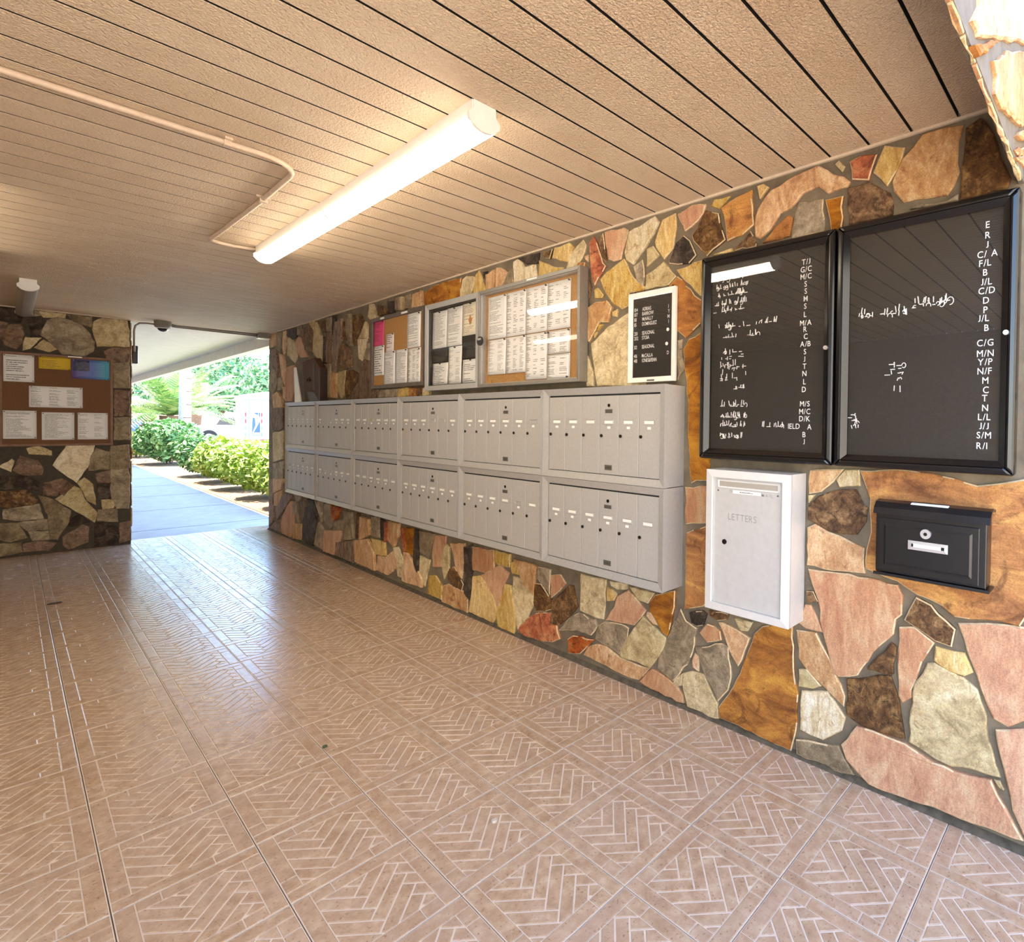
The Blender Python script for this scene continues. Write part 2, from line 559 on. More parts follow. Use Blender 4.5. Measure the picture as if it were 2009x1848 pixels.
# ------------------------------------------------------------------ polygons
def clip(poly, nx, ny, c):
    """keep the side nx*x + ny*y <= c"""
    out = []
    n = len(poly)
    for i in range(n):
        a = poly[i]; b = poly[(i + 1) % n]
        da = nx * a[0] + ny * a[1] - c; db = nx * b[0] + ny * b[1] - c
        if da <= 0: out.append(a)
        if (da < 0 < db) or (db < 0 < da):
            t = da / (da - db)
            out.append((a[0] + (b[0] - a[0]) * t, a[1] + (b[1] - a[1]) * t))
    return out
def area(p):
    return 0.5 * sum(p[i][0] * p[(i + 1) % len(p)][1] - p[(i + 1) % len(p)][0] * p[i][1] for i in range(len(p)))
def inset_poly(p, t):
    """inset any simple polygon (counter-clockwise) by moving each corner along its bisector"""
    n = len(p); out = []
    for i in range(n):
        a = Vector(p[i - 1]); b = Vector(p[i]); c = Vector(p[(i + 1) % n])
        e1 = (b - a); e2 = (c - b)
        if e1.length < 1e-6 or e2.length < 1e-6:
            out.append(tuple(b)); continue
        e1.normalize(); e2.normalize()
        n1 = Vector((-e1.y, e1.x)); n2 = Vector((-e2.y, e2.x))
        m = n1 + n2
        if m.length < 1e-3:
            out.append(tuple(b)); continue
        m.normalize()
        k = t / max(0.45, m.dot(n1))
        out.append(tuple(b + m * k))
    return out
MAIL_STONES = """
K 7964,1522 7540,1548 7538,1289 7726,1237 7942,1259
C 7922,1209 7538,1247 7554,914 7899,865
G 7919,833 7535,884 7533,552 7897,552
P 958,791 823,799 610,794 591,758 592,687 613,665 620,608 669,551 748,416 823,389 845,395 876,500 893,556 914,676 940,736
K 964,960 930,979 872,954 732,912 728,814 823,806 893,802 963,806
B 963,1045 922,1091 829,1128 767,1132 740,1077 722,1066 730,1008 761,958 817,953 858,956 935,983 962,993
W 848,1165 812,1206 757,1209 752,1146 834,1135
K 960,1194 886,1203 817,1208 857,1155 908,1110 961,1096
C 961,1092 932,1097 960,1059
O 755,1207 618,1220 466,1205 361,1180 296,1193 231,1211 179,1218 170,1028 195,806 232,734 287,740 421,721 461,750 543,773 610,807 726,834 724,909 708,977 714,1101 741,1173
B 584,671 545,764 494,746 473,721 443,700 416,679 427,614 480,621 537,649
P 602,640 550,654 523,638 482,613 521,534 555,422 554,394 585,364 600,383 605,548
B 714,452 687,495 627,575 610,567 617,461 643,451
Y 479,602 421,600 388,604 361,544 387,525 440,525 483,550
C 504,534 482,543 391,519 347,490 318,410 313,336 275,221 353,216 421,197 472,204 560,231 558,344 546,449 520,491
P 412,701 324,723 196,735 160,631 157,472 215,431 258,396 299,408 339,497 380,607
P 294,374 215,406 156,430 148,16 211,64 241,128 258,212 278,292
C 295,205 278,208 265,183 279,185
P 808,125 750,218 717,224 574,221 480,191 372,190 302,204 283,162 237,91 208,44 240,39 430,30 698,15 754,48 786,76
G 997,74 899,98 818,116 791,74 754,25 859,-1 992,1
W 977,283 870,315 794,235 808,177 883,112 983,118
C 990,369 956,380 892,329 926,307 989,298
K 1005,528 919,537 867,459 795,318 800,275 837,299 870,320 921,352 994,413
B 791,390 627,451 609,405 589,323 574,233 634,228 742,228 789,247
P 1001,560 969,641 945,645 916,600 891,545 963,542
B 964,697 934,703 913,665 961,649
O 1202,461 1161,505 1055,543 1021,535 1015,411 1009,334 991,261 997,110 1004,76 1020,8 1275,28 1375,26 1381,76 1307,191 1242,346
K 1388,466 1368,471 1292,459 1222,437 1247,370 1280,293 1310,327 1351,401
P 1495,390 1450,444 1413,442 1377,429 1369,388 1449,356
G 1516,318 1361,377 1330,368 1316,282 1313,232 1327,172 1382,102 1419,160 1457,196 1485,255
K 1536,244 1521,285 1496,274 1497,202 1533,213
C 1589,169 1538,194 1462,199 1418,129 1386,87 1380,20 1437,-1 1563,15 1578,67 1593,108
D 1554,473 1478,499 1454,489 1471,432 1504,419 1542,423
B 1441,510 1333,517 1343,489 1393,473 1435,485
C 1308,506 1212,508 1235,461 1273,456
G 1606,480 1573,430 1508,408 1529,288 1559,220 1649,110 1705,128 1746,147 1741,193 1697,290 1659,379
P 1590,1074 1456,1088 1453,915 1581,894
O 1581,853 1462,902 1447,550 1475,519 1590,477
O 1614,1737 1580,1784 1513,1808 1413,1788 1411,1716 1457,1113 1525,1108 1554,1093 1572,1259 1589,1579
P 2113,310 2060,385 2035,452 1958,497 1907,470 1830,418 1863,374 1911,321 1974,315 2126,297
Y 2116,481 2075,477 2038,461 2061,418 2114,404
C 2096,521 1965,528 1964,500 2035,485 2082,495
C 1946,518 1770,522 1816,458 1882,461 1920,495
O 1770,513 1707,535 1640,562 1642,479 1686,324 1720,332 1756,382 1803,424 1804,469
K 1821,416 1797,417 1750,361 1779,363 1827,392
C 1851,386 1761,344 1692,313 1702,275 1735,213 1798,131 1877,136 2016,128 1960,238
G 2126,292 1974,305 1948,297 1960,238 2017,138 2124,156 2201,175 2181,254
P 1787,130 1711,122 1621,93 1588,60 1582,23 1698,19 1869,41
K 2265,113 2193,147 2110,155 2016,128 1889,123 1798,131 1875,44 1938,34 2300,55
R 2430,114 2384,147 2265,158 2208,168 2257,120 2323,56 2421,36
C 1633,133 1590,168 1594,106 1621,93 1649,101
C 2330,516 2123,521 2128,408 2140,298 2210,291 2334,302 2329,436
B 2578,310 2427,431 2389,434 2349,319 2432,238 2510,172 2592,163
R 2912,50 2826,139 2695,209 2553,235 2521,133 2498,95 2573,55 2652,39 2859,26
G 2447,214 2334,292 2210,281 2181,249 2230,187 2355,185 2510,146
P 2595,456 2504,478 2455,433 2510,378 2593,316
B 2746,381 2681,388 2570,306 2561,258 2639,225 2727,204 2757,254
K 2954,490 2731,487 2747,401 2753,307 2821,329 2891,395
G 2715,489 2596,491 2601,334 2730,415
C 2970,374 2899,372 2761,295 2757,254 2818,147 2920,53 2939,123 2977,260
Y 3060,308 2996,310 2958,178 2943,106 2955,6 3131,17 3142,108
P 3342,315 3127,422 3024,391 3088,292 3124,174 3142,114 3191,192 3281,276
Y 3446,284 3363,306 3261,268 3181,183 3151,95 3198,25 3379,27 3496,30 3465,139
P 3449,494 3196,511 3189,389 3282,344 3447,337
Y 3176,514 3008,513 3007,438 3127,428 3175,441
Y 2998,461 2945,481 2899,404 2979,400
D 3556,477 3460,510 3452,324 3486,117 3552,151
K 3749,472 3557,501 3566,363 3597,249 3677,319 3725,433
C 3808,457 3766,445 3770,278 3828,205 3872,322
K 3851,138 3780,165 3563,154 3519,110 3517,16 3868,19
Y 4064,173 3963,192 3869,135 3874,33 4075,35
P 3979,501 3820,517 3819,443 3871,285 4001,262 4015,362
B 3781,276 3689,311 3575,206 3596,159 3710,167 3780,202
K 7862,119 7634,179 7633,34 7997,33
P 7524,243 7356,414 7178,442 7162,246 7175,106 7263,24 7569,27 7602,131
K 7132,191 6865,224 6864,52 7174,22
D 6759,418 6551,449 6423,290 6547,33 6850,54 6838,228
C 6448,287 6350,308 6241,232 6239,36 6522,51
G 6231,510 6080,526 5998,317 6066,282 6230,341
R 6046,521 5802,512 5866,411 5976,372
G 5954,357 5738,410 5716,320 5975,277
P 6205,237 5747,295 5929,41 6227,29
G 5696,498 5532,500 5490,260 5714,219
K 5886,169 5509,233 5390,105 5468,35 5907,45
B 5433,512 5356,512 5354,336 5431,277
K 5317,485 5149,481 5130,351 5334,274
K 5450,249 5166,299 5038,209 5019,51 5428,58
C 5078,521 4937,522 4918,358 5076,351
D 4911,518 4835,512 4850,341 4901,337
R 4818,499 4752,500 4767,357 4825,333
Y 5093,317 4833,321 4815,215 4985,195
K 4968,182 4815,196 4652,278 4588,158 4780,49 4993,55
K 4736,517 4561,517 4560,430 4653,315 4750,359
C 4677,304 4590,317 4465,201 4509,78 4587,78
R 4530,492 4468,472 4436,313 4497,303
O 4439,504 4292,509 4318,296 4436,313
D 4277,511 4221,505 4230,173 4296,244
K 4466,294 4406,296 4216,175 4160,131 4173,67 4494,60 4450,189
G 4206,507 3976,512 4067,324 4190,345
C 4204,308 4053,300 4132,89 4216,182
K 7865,468 7573,536 7635,344 7864,331
K 7479,504 7178,511 7416,357 7731,167 7764,299
C 7163,424 7063,454 6977,346 6976,230 7133,309
K 6950,465 6813,479 6759,408 6839,276 6948,253
G 7149,524 6923,525 6950,475 7063,454
D 6707,518 6526,517 6350,362 6449,369
G 6475,522 6291,522 6301,332
K 8029,636 7883,647 7896,126 8039,54
K 7866,648 7511,674 7573,557 7865,479
K 8042,2424 7785,2423 7784,2279 8015,2274
C 7747,2428 7564,2409 7587,2263 7635,2180 7759,2229
K 7540,2415 7421,2411 7420,2280 7514,2148 7574,2223
C 7397,2308 7305,2330 7192,2275 7059,2144 7080,2064 7146,2023 7396,2131
P 7126,2254 7017,2303 6890,2277 6847,2186 6703,2060 6951,2077 7016,2126
K 7963,2246 7784,2223 7707,1995 7756,1926 7858,2044
K 7684,2168 7514,2117 7466,2020 7487,1788 7584,1886
C 7909,2023 7781,1927 7756,1798 7907,1691 8012,1759 8039,1891
P 7442,1980 7146,2001 7078,1773 7254,1597 7415,1600 7464,1803
K 7907,1674 7730,1710 7558,1619 7533,1524 7855,1528
C 7706,1876 7584,1878 7607,1746 7705,1733
K 7559,1767 7440,1756 7439,1601 7534,1634
C 6548,2414 6452,2403 6301,2223 6262,1960 6506,2060 6565,2106
K 6183,2269 6051,2259 6031,1986 6048,1947 6189,1976
K 5932,2346 5783,2361 5766,2238 5862,2020 5961,1862 6013,1878 5998,2142
C 5671,2399 5577,2382 5543,2090 5590,2094 5670,2241
B 5846,2051 5765,2135 5589,2057 5556,1885 5762,1871 5894,1924
B 5531,2364 5366,2356 5278,2273 5423,2179 5497,2087 5528,2139
W 5408,2128 5219,2117 5219,2039 5318,1932 5376,1954
C 5205,2092 5135,2056 5119,1924 5246,1939 5289,1954
C 5349,2147 5235,2269 5207,2242 5191,2126 5364,2136
K 5274,1929 5078,1892 5074,1568 5584,1578 5523,1652 5374,1739 5361,1861
C 5860,1851 5697,1855 5727,1632 5792,1595 5875,1662
B 5681,1848 5541,1853 5390,1807 5448,1724 5539,1677 5679,1593 5728,1684
G 6298,1949 6065,1941 6097,1615 6295,1599
K 6047,1860 5910,1840 5925,1605 6080,1608
B 6911,2367 6626,2394 6547,2316 6584,2108 6744,2127 6848,2230
D 7398,2416 7083,2406 7082,2310 7215,2299 7398,2355
G 7061,2412 6912,2425 6953,2327 7061,2337
B 6395,2397 6211,2390 6192,2280 6265,2287
G 6185,2407 6061,2407 6051,2273 6174,2285
D 6044,2418 5941,2419 5940,2242 6033,2238
C 6646,2425 6548,2421 6547,2344
D 6255,2232 6195,2213 6207,1957 6262,1967
B 5750,2326 5678,2254 5677,2152 5749,2172
C 5153,2414 5084,2411 5002,2289 5124,2280 5179,2310
K 5172,2279 5137,2270 5107,2077 5170,2130
K 5067,1650 4933,1652 4972,1583 5080,1585
G 4907,1645 4607,1641 4606,1580 4946,1582
Y 4571,1645 4403,1645 4407,1581 4582,1579
O 4386,1645 4275,1636 4285,1583 4396,1580
B 4253,1635 4178,1638 4188,1581 4263,1580
C 4167,1632 4074,1639 4063,1588 4167,1580
C 4137,2178 4080,2161 4058,2016 4044,1709 4117,1816
D 4775,2393 4664,2378 4675,2290 4761,2295
B 4981,2386 4838,2350 4812,2295 4967,2303
G 4652,2404 4568,2403 4567,2299 4651,2309
C 4545,2400 4475,2384 4474,2298 4549,2296
G 4463,2394 4373,2397 4349,2287 4462,2296
K 4339,2387 4198,2398 4186,2277 4338,2286
O 4158,2377 4006,2412 3636,2410 3645,2269 4109,2257 4157,2305
B 4144,2240 4091,2213 4080,2169 4138,2188
B 4137,1714 4064,1669 4074,1644 4125,1644
C 3606,2394 3556,2408 3457,2386 3456,2338 3504,2282 3494,2259 3634,2268 3635,2312
Y 3438,2399 3400,2419 3371,2377 3319,2281 3314,2254 3465,2255
D 3348,2405 3302,2400 3325,2354 3343,2362
K 3307,2377 3208,2394 3215,2260 3300,2262
K 3190,2403 3146,2396 3069,2352 3145,2270 3197,2268
G 3060,2351 3011,2362 3005,2268 3127,2267
W 2999,2409 2946,2419 2882,2354 2774,2349 2750,2266 2993,2266
D 2938,2417 2737,2413 2751,2359 2858,2374
Y 2729,2369 2612,2316 2507,2289 2507,2266 2735,2263
B 2700,2415 2599,2414 2627,2360 2670,2372
Y 2585,2419 2453,2423 2417,2391 2461,2309 2604,2360
C 2434,2365 2337,2417 2310,2382 2327,2338 2406,2263 2488,2271
K 2327,2320 2292,2325 2291,2278 2318,2301
R 2285,2388 2251,2416 2221,2375 2174,2257 2149,2235 2206,2182 2238,2141 2264,2192 2274,2275
B 2209,2402 2172,2417 2161,2357 2141,2251 2182,2281
P 2168,2427 2019,2414 1984,2393 2024,2296 2039,2249 2093,2248 2134,2267 2158,2357
W 1980,2381 1801,2421 1777,2389 1814,2334 1948,2205 1993,2235 2009,2277
Y 1760,2396 1674,2409 1669,2334 1684,2240 1743,2195 1798,2263 1806,2296
P 1661,2398 1573,2422 1493,2407 1505,2366 1534,2339 1614,2304
D 1709,2183 1665,2267 1620,2288 1582,2255 1544,2178 1586,2146 1656,2153 1709,2168
B 1492,2376 1419,2345 1381,2217 1483,2160 1560,2246 1572,2275 1508,2353
C 1858,2269 1813,2276 1770,2221 1853,2178
Y 2197,2169 2149,2201 2016,2251 1946,2140 1858,2072 1887,2060 1975,2062 1974,1996 2027,1983 2090,2017 2172,2119
G 1947,2194 1882,2220 1866,2126 1880,2080 1924,2125
C 1859,2136 1743,2184 1662,2098 1707,2064 1865,2062
Y 1662,2129 1513,2147 1454,2156 1451,1986 1516,1981
O 1707,2059 1655,2097 1516,1966 1450,1937 1448,1855 1514,1852 1599,1791 1651,1831 1692,1944
Y 2238,2118 2209,2125 2163,2078 2179,2063 2233,2068
K 2287,2025 2228,2047 2138,2046 2097,2006 2128,1925 2193,1932 2276,1830 2289,1843
Y 2097,1978 2058,1990 2065,1946 2097,1956
C 2267,1823 2136,1903 1988,1959 1863,1944 1857,1568 2212,1581 2248,1723
C 2296,1761 2239,1664 2238,1582 2293,1584
B 2299,2221 2264,2139 2280,2077 2296,2056
O 2370,2293 2317,2283 2317,2247 2388,2266
Y 2201,1922 2168,1918 2205,1887
Y 2238,1873 2213,1883 2234,1850
G 1650,1785 1618,1788 1627,1733 1600,1650 1647,1591
Y 1466,2391 1446,2416 1359,2411 1419,2366
O 1409,2364 1320,2396 1248,2407 1239,2294 1234,2252 1292,2220 1371,2207 1382,2285
Y 1221,2415 1189,2415 1166,2397 1206,2355
K 1214,2316 1152,2381 1045,2411 944,2423 904,2393 813,2323 823,2305 902,2300 942,2340 1010,2328 1064,2280 1111,2271 1149,2217 1203,2184 1226,2197 1232,2247
G 1026,2298 921,2286 915,2150 1019,2154 1057,2158 1046,2248
O 1127,2220 1072,2254 1052,2242 1066,2167 1193,2162
B 1335,2170 1255,2232 1221,2168 1225,2156 1335,2157
Y 1436,2162 1345,2172 1340,2154 1446,2157
O 911,2276 837,2273 843,2152 884,2145
R 818,2401 773,2411 712,2398 734,2338 741,2307 807,2329
C 876,2406 858,2417 836,2390 847,2370
Y 687,2422 615,2392 642,2315 675,2267 726,2332
K 558,2420 508,2425 426,2411 440,2354 442,2285 435,2252 471,2182 536,2188 615,2193 651,2243 659,2279 625,2354
B 822,2300 737,2302 662,2239 650,2199 653,2158 815,2154
B 419,2395 377,2415 359,2395 335,2350 284,2189 294,2156 433,2158 429,2268
G 593,2162 553,2171 471,2161 437,2176 439,2156
"""
FAR_STONES = """
K -38,2277 5,2270 -21,2168 -38,2139
K -30,2127 5,2250 96,2270 109,2185 100,2104 60,2039 -5,2065
D 153,2353 230,2365 234,2243 207,2158 162,2159
C 212,2416 299,2444 389,2418 384,2389 244,2371
G 244,2258 271,2337 337,2378 485,2342 544,2272 594,2165 584,2064 534,2016 364,2019 271,2153 230,2188
C 589,2293 599,2373 671,2427 839,2431 860,2316 865,2154 624,2126 599,2237
K 675,2074 732,2117 865,2132 870,1984 737,1971 691,2010
G 408,2421 574,2433 579,2320 451,2358
C 113,2092 126,2148 216,2152 148,2049 112,2032
C 188,2061 243,2135 336,2064 280,2030
D -37,2414 101,2438 105,2359 83,2295 -38,2297
G 136,2424 199,2448 212,2382 149,2366
W 307,886 398,1079 591,1075 555,882 465,708
G 611,1046 710,1007 704,830 560,824 565,939
G 720,1073 854,1077 865,837 715,830
C 325,542 450,659 490,627 514,532 615,355 594,277
G 208,581 296,538 420,413 406,308 328,135 286,149 268,395
K 43,852 88,984 196,933 232,855 227,800 109,801
W -41,889 31,953 41,939 22,846
C 133,1058 205,1076 288,1026 288,991 146,1010
C 475,700 520,740 580,670 600,466 549,507 510,626
K 611,777 715,808 751,754 704,683 626,689
G 725,815 848,823 864,672 853,395 767,404 719,527
K 241,710 363,743 397,719 325,577 241,592
K 353,603 411,704 436,674 377,573
D 600,262 735,245 777,142 766,17 599,15
K 371,150 509,252 549,225 543,74 410,24 371,72
G 77,329 258,340 263,243 130,251
D -43,790 105,794 204,719 195,637 87,687 -1,667 -44,684
B -44,644 131,643 194,541 167,503 -1,493 -44,511
G -19,468 203,499 231,358 86,355 -19,388
G 139,239 263,222 281,142 166,146
K 103,115 202,134 314,95 267,33 107,46
G -45,338 68,323 121,180 19,155 -45,192
G -46,138 85,131 94,48 -46,25
C 651,512 751,487 735,415 662,408
K 793,237 864,251 863,47 788,29
D 626,674 693,655 714,520 631,514
G 625,397 761,390 767,263 620,289
D 415,314 484,363 554,282 415,257
G 746,1997 857,2003 865,1705 746,1698
K 746,1666 860,1661 864,1401 749,1399
G 749,1372 864,1374 868,1141 749,1142
"""
FASCIA_STONES = """
C 1270,2197 1341,2270 1337,2305 2717,3141 2768,2935 1581,2326 1336,2202 1324,2209
Y 1295,2162 1469,2265 1552,2303 1341,2161
C 1502,2235 1712,2368 2773,2915 2840,2643 1931,2266 1633,2180 1539,2175 1548,2221
C 1894,2219 2000,2278 2465,2474 2471,2444 1982,2241
P 1880,2175 2473,2433 2481,2396 1945,2184
P 1903,2162 2482,2392 2493,2339 2088,2200
"""

# ================================================================== the setting
def stone_mesh(poly, P, rng, thick, rough=0.005, grow=0.0, edge=0.6):
    """one flagstone: ragged outline, worn edge, proud of the mortar"""
    if area(poly) < 0:
        poly = poly[::-1]
    if grow:
        poly = inset_poly(poly, -grow)
    pts = []
    n = len(poly)
    for i in range(n):
        a = poly[i]; b = poly[(i + 1) % n]
        L = math.hypot(b[0] - a[0], b[1] - a[1])
        k = max(1, min(6, int(L / 0.035)))
        for j in range(k):
            t = j / k
            x = a[0] + (b[0] - a[0]) * t; y = a[1] + (b[1] - a[1]) * t
            q = min(rough, L * 0.05)
            if j: x += rng.uniform(-q, q); y += rng.uniform(-q, q)
            pts.append((x, y))
    A = abs(area(pts))
    e = min(0.0045, math.sqrt(A) * 0.05)
    top = inset_poly(pts, e)
    m = MB()
    tilt = [thick + rng.uniform(-0.0015, 0.0015) for _ in pts]
    m.loft([[P(x, y, -0.004) for x, y in pts], [P(x, y, t - 0.004) for (x, y), t in zip(pts, tilt)], [P(x, y, t) for (x, y), t in zip(top, tilt)]])
    n = len(pts)
    if rng.random() < edge:
        for q in range(n, 2 * n):
            m.mi[q] = 1 if rng.random() < 0.75 else 0
    return m

def parse(txt):
    out = []
    for ln in txt.strip().split('\n'):
        t = ln.split()
        out.append((t[0], [tuple(int(v) / 1000.0 for v in w.split(',')) for w in t[1:]]))
    return out

def lay_stones(data, P, parent, seed, lim=None, grow=0.0, edge=0.6, recol=None, thick=(0.007, 0.016)):
    rng = random.Random(seed)
    for col, poly in data:
        for c in (lim or []):
            poly = clip(poly, *c)
        if len(poly) < 3 or abs(area(poly)) < 2e-5:
            continue
        if recol: col = recol(col, poly)
        ed = edge(poly) if callable(edge) else edge
        g = grow(poly) if callable(grow) else grow
        th = thick(poly) if callable(thick) else thick
        stone_mesh(poly, P, rng, rng.uniform(*th), grow=g, edge=ed).build('stone', [STONE[col], M['stone_edge']], parent)

def filler(y0, y1, z0, z1, seed, step=0.3):
    """irregular flagstones for stretches of wall outside the picture"""
    rng = random.Random(seed)
    nx = max(1, round((y1 - y0) / step)); nz = max(1, round((z1 - z0) / step))
    g = {}
    for i in range(nx + 1):
        for j in range(nz + 1):
            jx = 0 if i in (0, nx) else rng.uniform(-.33, .33); jz = 0 if j in (0, nz) else rng.uniform(-.33, .33)
            g[i, j] = (y0 + (i + jx) * (y1 - y0) / nx, z0 + (j + jz) * (z1 - z0) / nz)
    out = []
    for i in range(nx):
        for j in range(nz):
            q = [g[i, j], g[i + 1, j], g[i + 1, j + 1], g[i, j + 1]]
            out.append((rng.choice('PKOYCGB'), inset_poly(q, 0.012)))
    return out

# ---- mail wall (right)
YLOW = min(y for c, p in parse(MAIL_STONES) for y, z in p)
wall = MB().box((D, -1.6, 0), (D + 0.22, 8.12, 2.60)).build('wall_right', M['mortar'])
tag(wall, kind='structure')
PW = lambda y, z, d: (D - d, y, z)
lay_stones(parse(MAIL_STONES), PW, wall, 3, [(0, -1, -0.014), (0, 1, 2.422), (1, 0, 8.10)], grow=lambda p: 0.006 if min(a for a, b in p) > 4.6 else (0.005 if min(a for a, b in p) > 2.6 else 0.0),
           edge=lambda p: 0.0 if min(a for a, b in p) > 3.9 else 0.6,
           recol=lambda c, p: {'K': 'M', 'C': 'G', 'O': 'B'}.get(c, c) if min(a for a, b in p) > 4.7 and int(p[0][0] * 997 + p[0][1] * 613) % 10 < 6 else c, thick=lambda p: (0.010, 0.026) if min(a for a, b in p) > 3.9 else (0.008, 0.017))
lay_stones(filler(-1.55, YLOW - 0.012, 0.02, 1.22, 8), PW, wall, 9)
lay_stones(filler(-1.55, 0.238, 1.235, 2.42, 18), PW, wall, 19)
# end face of the mail wall at the far opening
PE = lambda x, z, d: (x, 8.12 + d, z)
lay_stones(filler(D + 0.01, D + 0.21, 0.02, 2.42, 11, 0.2), PE, wall, 12)

# ---- far wall (back)
M['dark_mortar'] = plain('dark_mortar', (74, 66, 54), 0.9, var=0.2, scale=30, bump=0.6)
wb = MB().box((-2.7, FAR, 0), (0.875, FAR + 0.24, 2.44)).build('wall_back', M['dark_mortar'])
tag(wb, kind='structure')
PB = lambda x, z, d: (x, FAR - d, z)
lay_stones(parse(FAR_STONES), PB, wb, 5, [(0, -1, -0.022), (0, 1, 2.418), (1, 0, 0.860)], grow=0.008, edge=0.0, recol=lambda c, p: {'K': 'M', 'O': 'B'}.get(c, c), thick=(0.008, 0.022))  # peach stones swapped for mauve-brown: the backlit dimness is put into their colour
lay_stones(filler(-2.65, -0.06, 0.02, 2.42, 21), PB, wb, 22)
PBe = lambda y, z, d: (0.875 + d, y, z)
lay_stones(filler(FAR + 0.01, FAR + 0.23, 0.02, 2.42, 31, 0.22), PBe, wb, 32)

M['fascia_mortar'] = plain('pale_mortar', (118, 112, 102), 0.9, var=0.15, scale=30, bump=0.6)
# ---- left wall and the stone fascia over the near entrance
wl = MB().box((-2.85, 0.25, 0), (-2.7, FAR + 0.24, 2.44)).build('wall_left', M['stucco'])
tag(wl, kind='structure')
wf = MB().box((-2.85, 0.25, 2.166), (D - 0.001, 0.264, 3.0)).build('wall_front', M['fascia_mortar'])
tag(wf, kind='structure')
PF = lambda x, z, d: (x, 0.25 - d, z)
lay_stones(parse(FASCIA_STONES), PF, wf, 41, [(1, 0, D - 0.02), (0, 1, 2.97)], recol=lambda c, p: {'C': 'K', 'Y': 'O'}.get(c, c))
lay_stones(filler(-2.8, 1.2, 2.19, 2.95, 43, 0.4), PF, wf, 44)
PU = lambda x, y, d: (x, y, 2.166 - d)
rng = random.Random(4)
xx = -2.8
while xx < D - 0.05:
    L = rng.uniform(0.05, 0.22)
    x1 = min(xx + L, D - 0.02)
    stone_mesh([(xx, 0.252), (x1 - 0.008, 0.252), (x1 - 0.008, 0.262), (xx, 0.262)], PU, rng, 0.006).build('edge_stone', [STONE[rng.choice('WCPK')], M['stone_edge']], wf)
    xx = x1

# ---- ceiling: planks across the passage with open joints
ceil = MB().box((-2.7, 0.265, H + 0.035), (D, 8.36, H + 0.16)).build('ceiling', M['gap_shade'])
tag(ceil, kind='structure')
y = 0.44 - 0.1513
pitch = 0.1513
k = 0
first = None
while y < 8.30:
    a = max(y, 0.262) + 0.0047; b = min(y + pitch, 8.36) - 0.0047
    if b - a > 0.02:
        full = abs((b - a) - (pitch - 0.0094)) < 1e-6
        if first is None or not full:
            m = MB()
            c = 0.0015
            prof = [(a, H + 0.034), (a, H + c), (a + c, H), (b - c, H), (b, H + c), (b, H + 0.034)]
            if full:
                prof = [(p[0] - a, p[1]) for p in prof]
            m.loft([[(-2.7, p[0], p[1]) for p in prof], [(D - 0.002, p[0], p[1]) for p in prof]])
            m.mi = [1, 0, 0, 0, 1, 1, 0, 0]      # faces inside the joints get the near-black colour as painted shade
            o = m.build('plank', [M['plank'], M['gap_shade']], ceil)
            if full:
                first = o; o.location.y = a
        else:
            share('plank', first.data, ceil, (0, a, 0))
    y += pitch
t1 = MB().box((D - 0.012, 0.265, H - 0.010), (D, 8.12, H)).build('trim_1', M['trim'])
tag(t1, kind='structure')
t2 = MB().box((-2.7, FAR - 0.012, H - 0.010), (0.875, FAR, H)).build('trim_2', M['trim'])
tag(t2, kind='structure')

# ---- floor: embossed tiles with a border and herringbone bricks
TP = 0.334
TS = 0.331
def herring(w, n, half, ang, ox, oy):
    out = []
    ca, sa = math.cos(ang), math.sin(ang)
    N = int(half * 2.2 / w) + 2 * n
    for j in range(-N, N):
        for i in range(-N, N):
            if (i - j) % (2 * n) == 0:
                r = (i * w, j * w, (i + n) * w, (j + 1) * w)
                out.append(r)
            if (j - (i - 2 * n + 1)) % (2 * n) == 0:
                out.append((i * w, j * w, (i + 1) * w, (j + n) * w))
    polys = []
    for x0, y0, x1, y1 in out:
        g = 0.0030
        q = [(x0 + g, y0 + g), (x1 - g, y0 + g), (x1 - g, y1 - g), (x0 + g, y1 - g)]
        q = [((x + ox) * ca - (y + oy) * sa, (x + ox) * sa + (y + oy) * ca) for x, y in q]
        for c in ((1, 0, half), (-1, 0, half), (0, 1, half), (0, -1, half)):
            q = clip(q, *c)
            if len(q) < 3: break
        if len(q) >= 3 and area(q) > 6e-5:
            polys.append(q)
    return polys
def tile_mb():
    m = MB()
    h = TS / 2
    m.box((-h, -h, -0.012), (h, h, -0.0022), 1)
    polys = herring(0.040, 4, h - 0.047, R(45), 0.013, 0.03)
    bw = 0.040
    e = h - 0.003
    g = 0.002
    # border strips, a long and a short brick on each side
    for kx in range(4):
        strips = [[(-e, -e), (e - bw - g * 2 - 0.055, -e), (e - bw - g * 2 - 0.055, -e + bw), (-e, -e + bw)],
                  [(e - bw - g * 2 - 0.051, -e), (e - bw - g * 2, -e), (e - bw - g * 2, -e + bw), (e - bw - g * 2 - 0.051, -e + bw)]]
        c, s_ = [(1, 0), (0, 1), (-1, 0), (0, -1)][kx]
        for q in strips:
            polys.append([(x * c - y_ * s_, x * s_ + y_ * c) for x, y_ in q])
    for q in polys:
        if area(q) < 0: q = q[::-1]
        t = inset_poly(q, 0.0014)
        if area(t) <= 0: continue
        m.loft([[(x, y_, -0.0022) for x, y_ in q], [(x, y_, -0.0007) for x, y_ in q], [(x, y_, 0.0) for x, y_ in t]], caps=False)
        k0 = len(m.v)
        m.add([(x, y_, 0.0) for x, y_ in t], [tuple(range(len(t)))])
    return m
floor = MB().box((-2.7, -3.2, -0.06), (D, FAR + 0.24, -0.006)).build('floor', M['grout'])
tag(floor, kind='structure')
tm = tile_mb()
X0, Y0 = 0.850, 1.426
full_tile = None
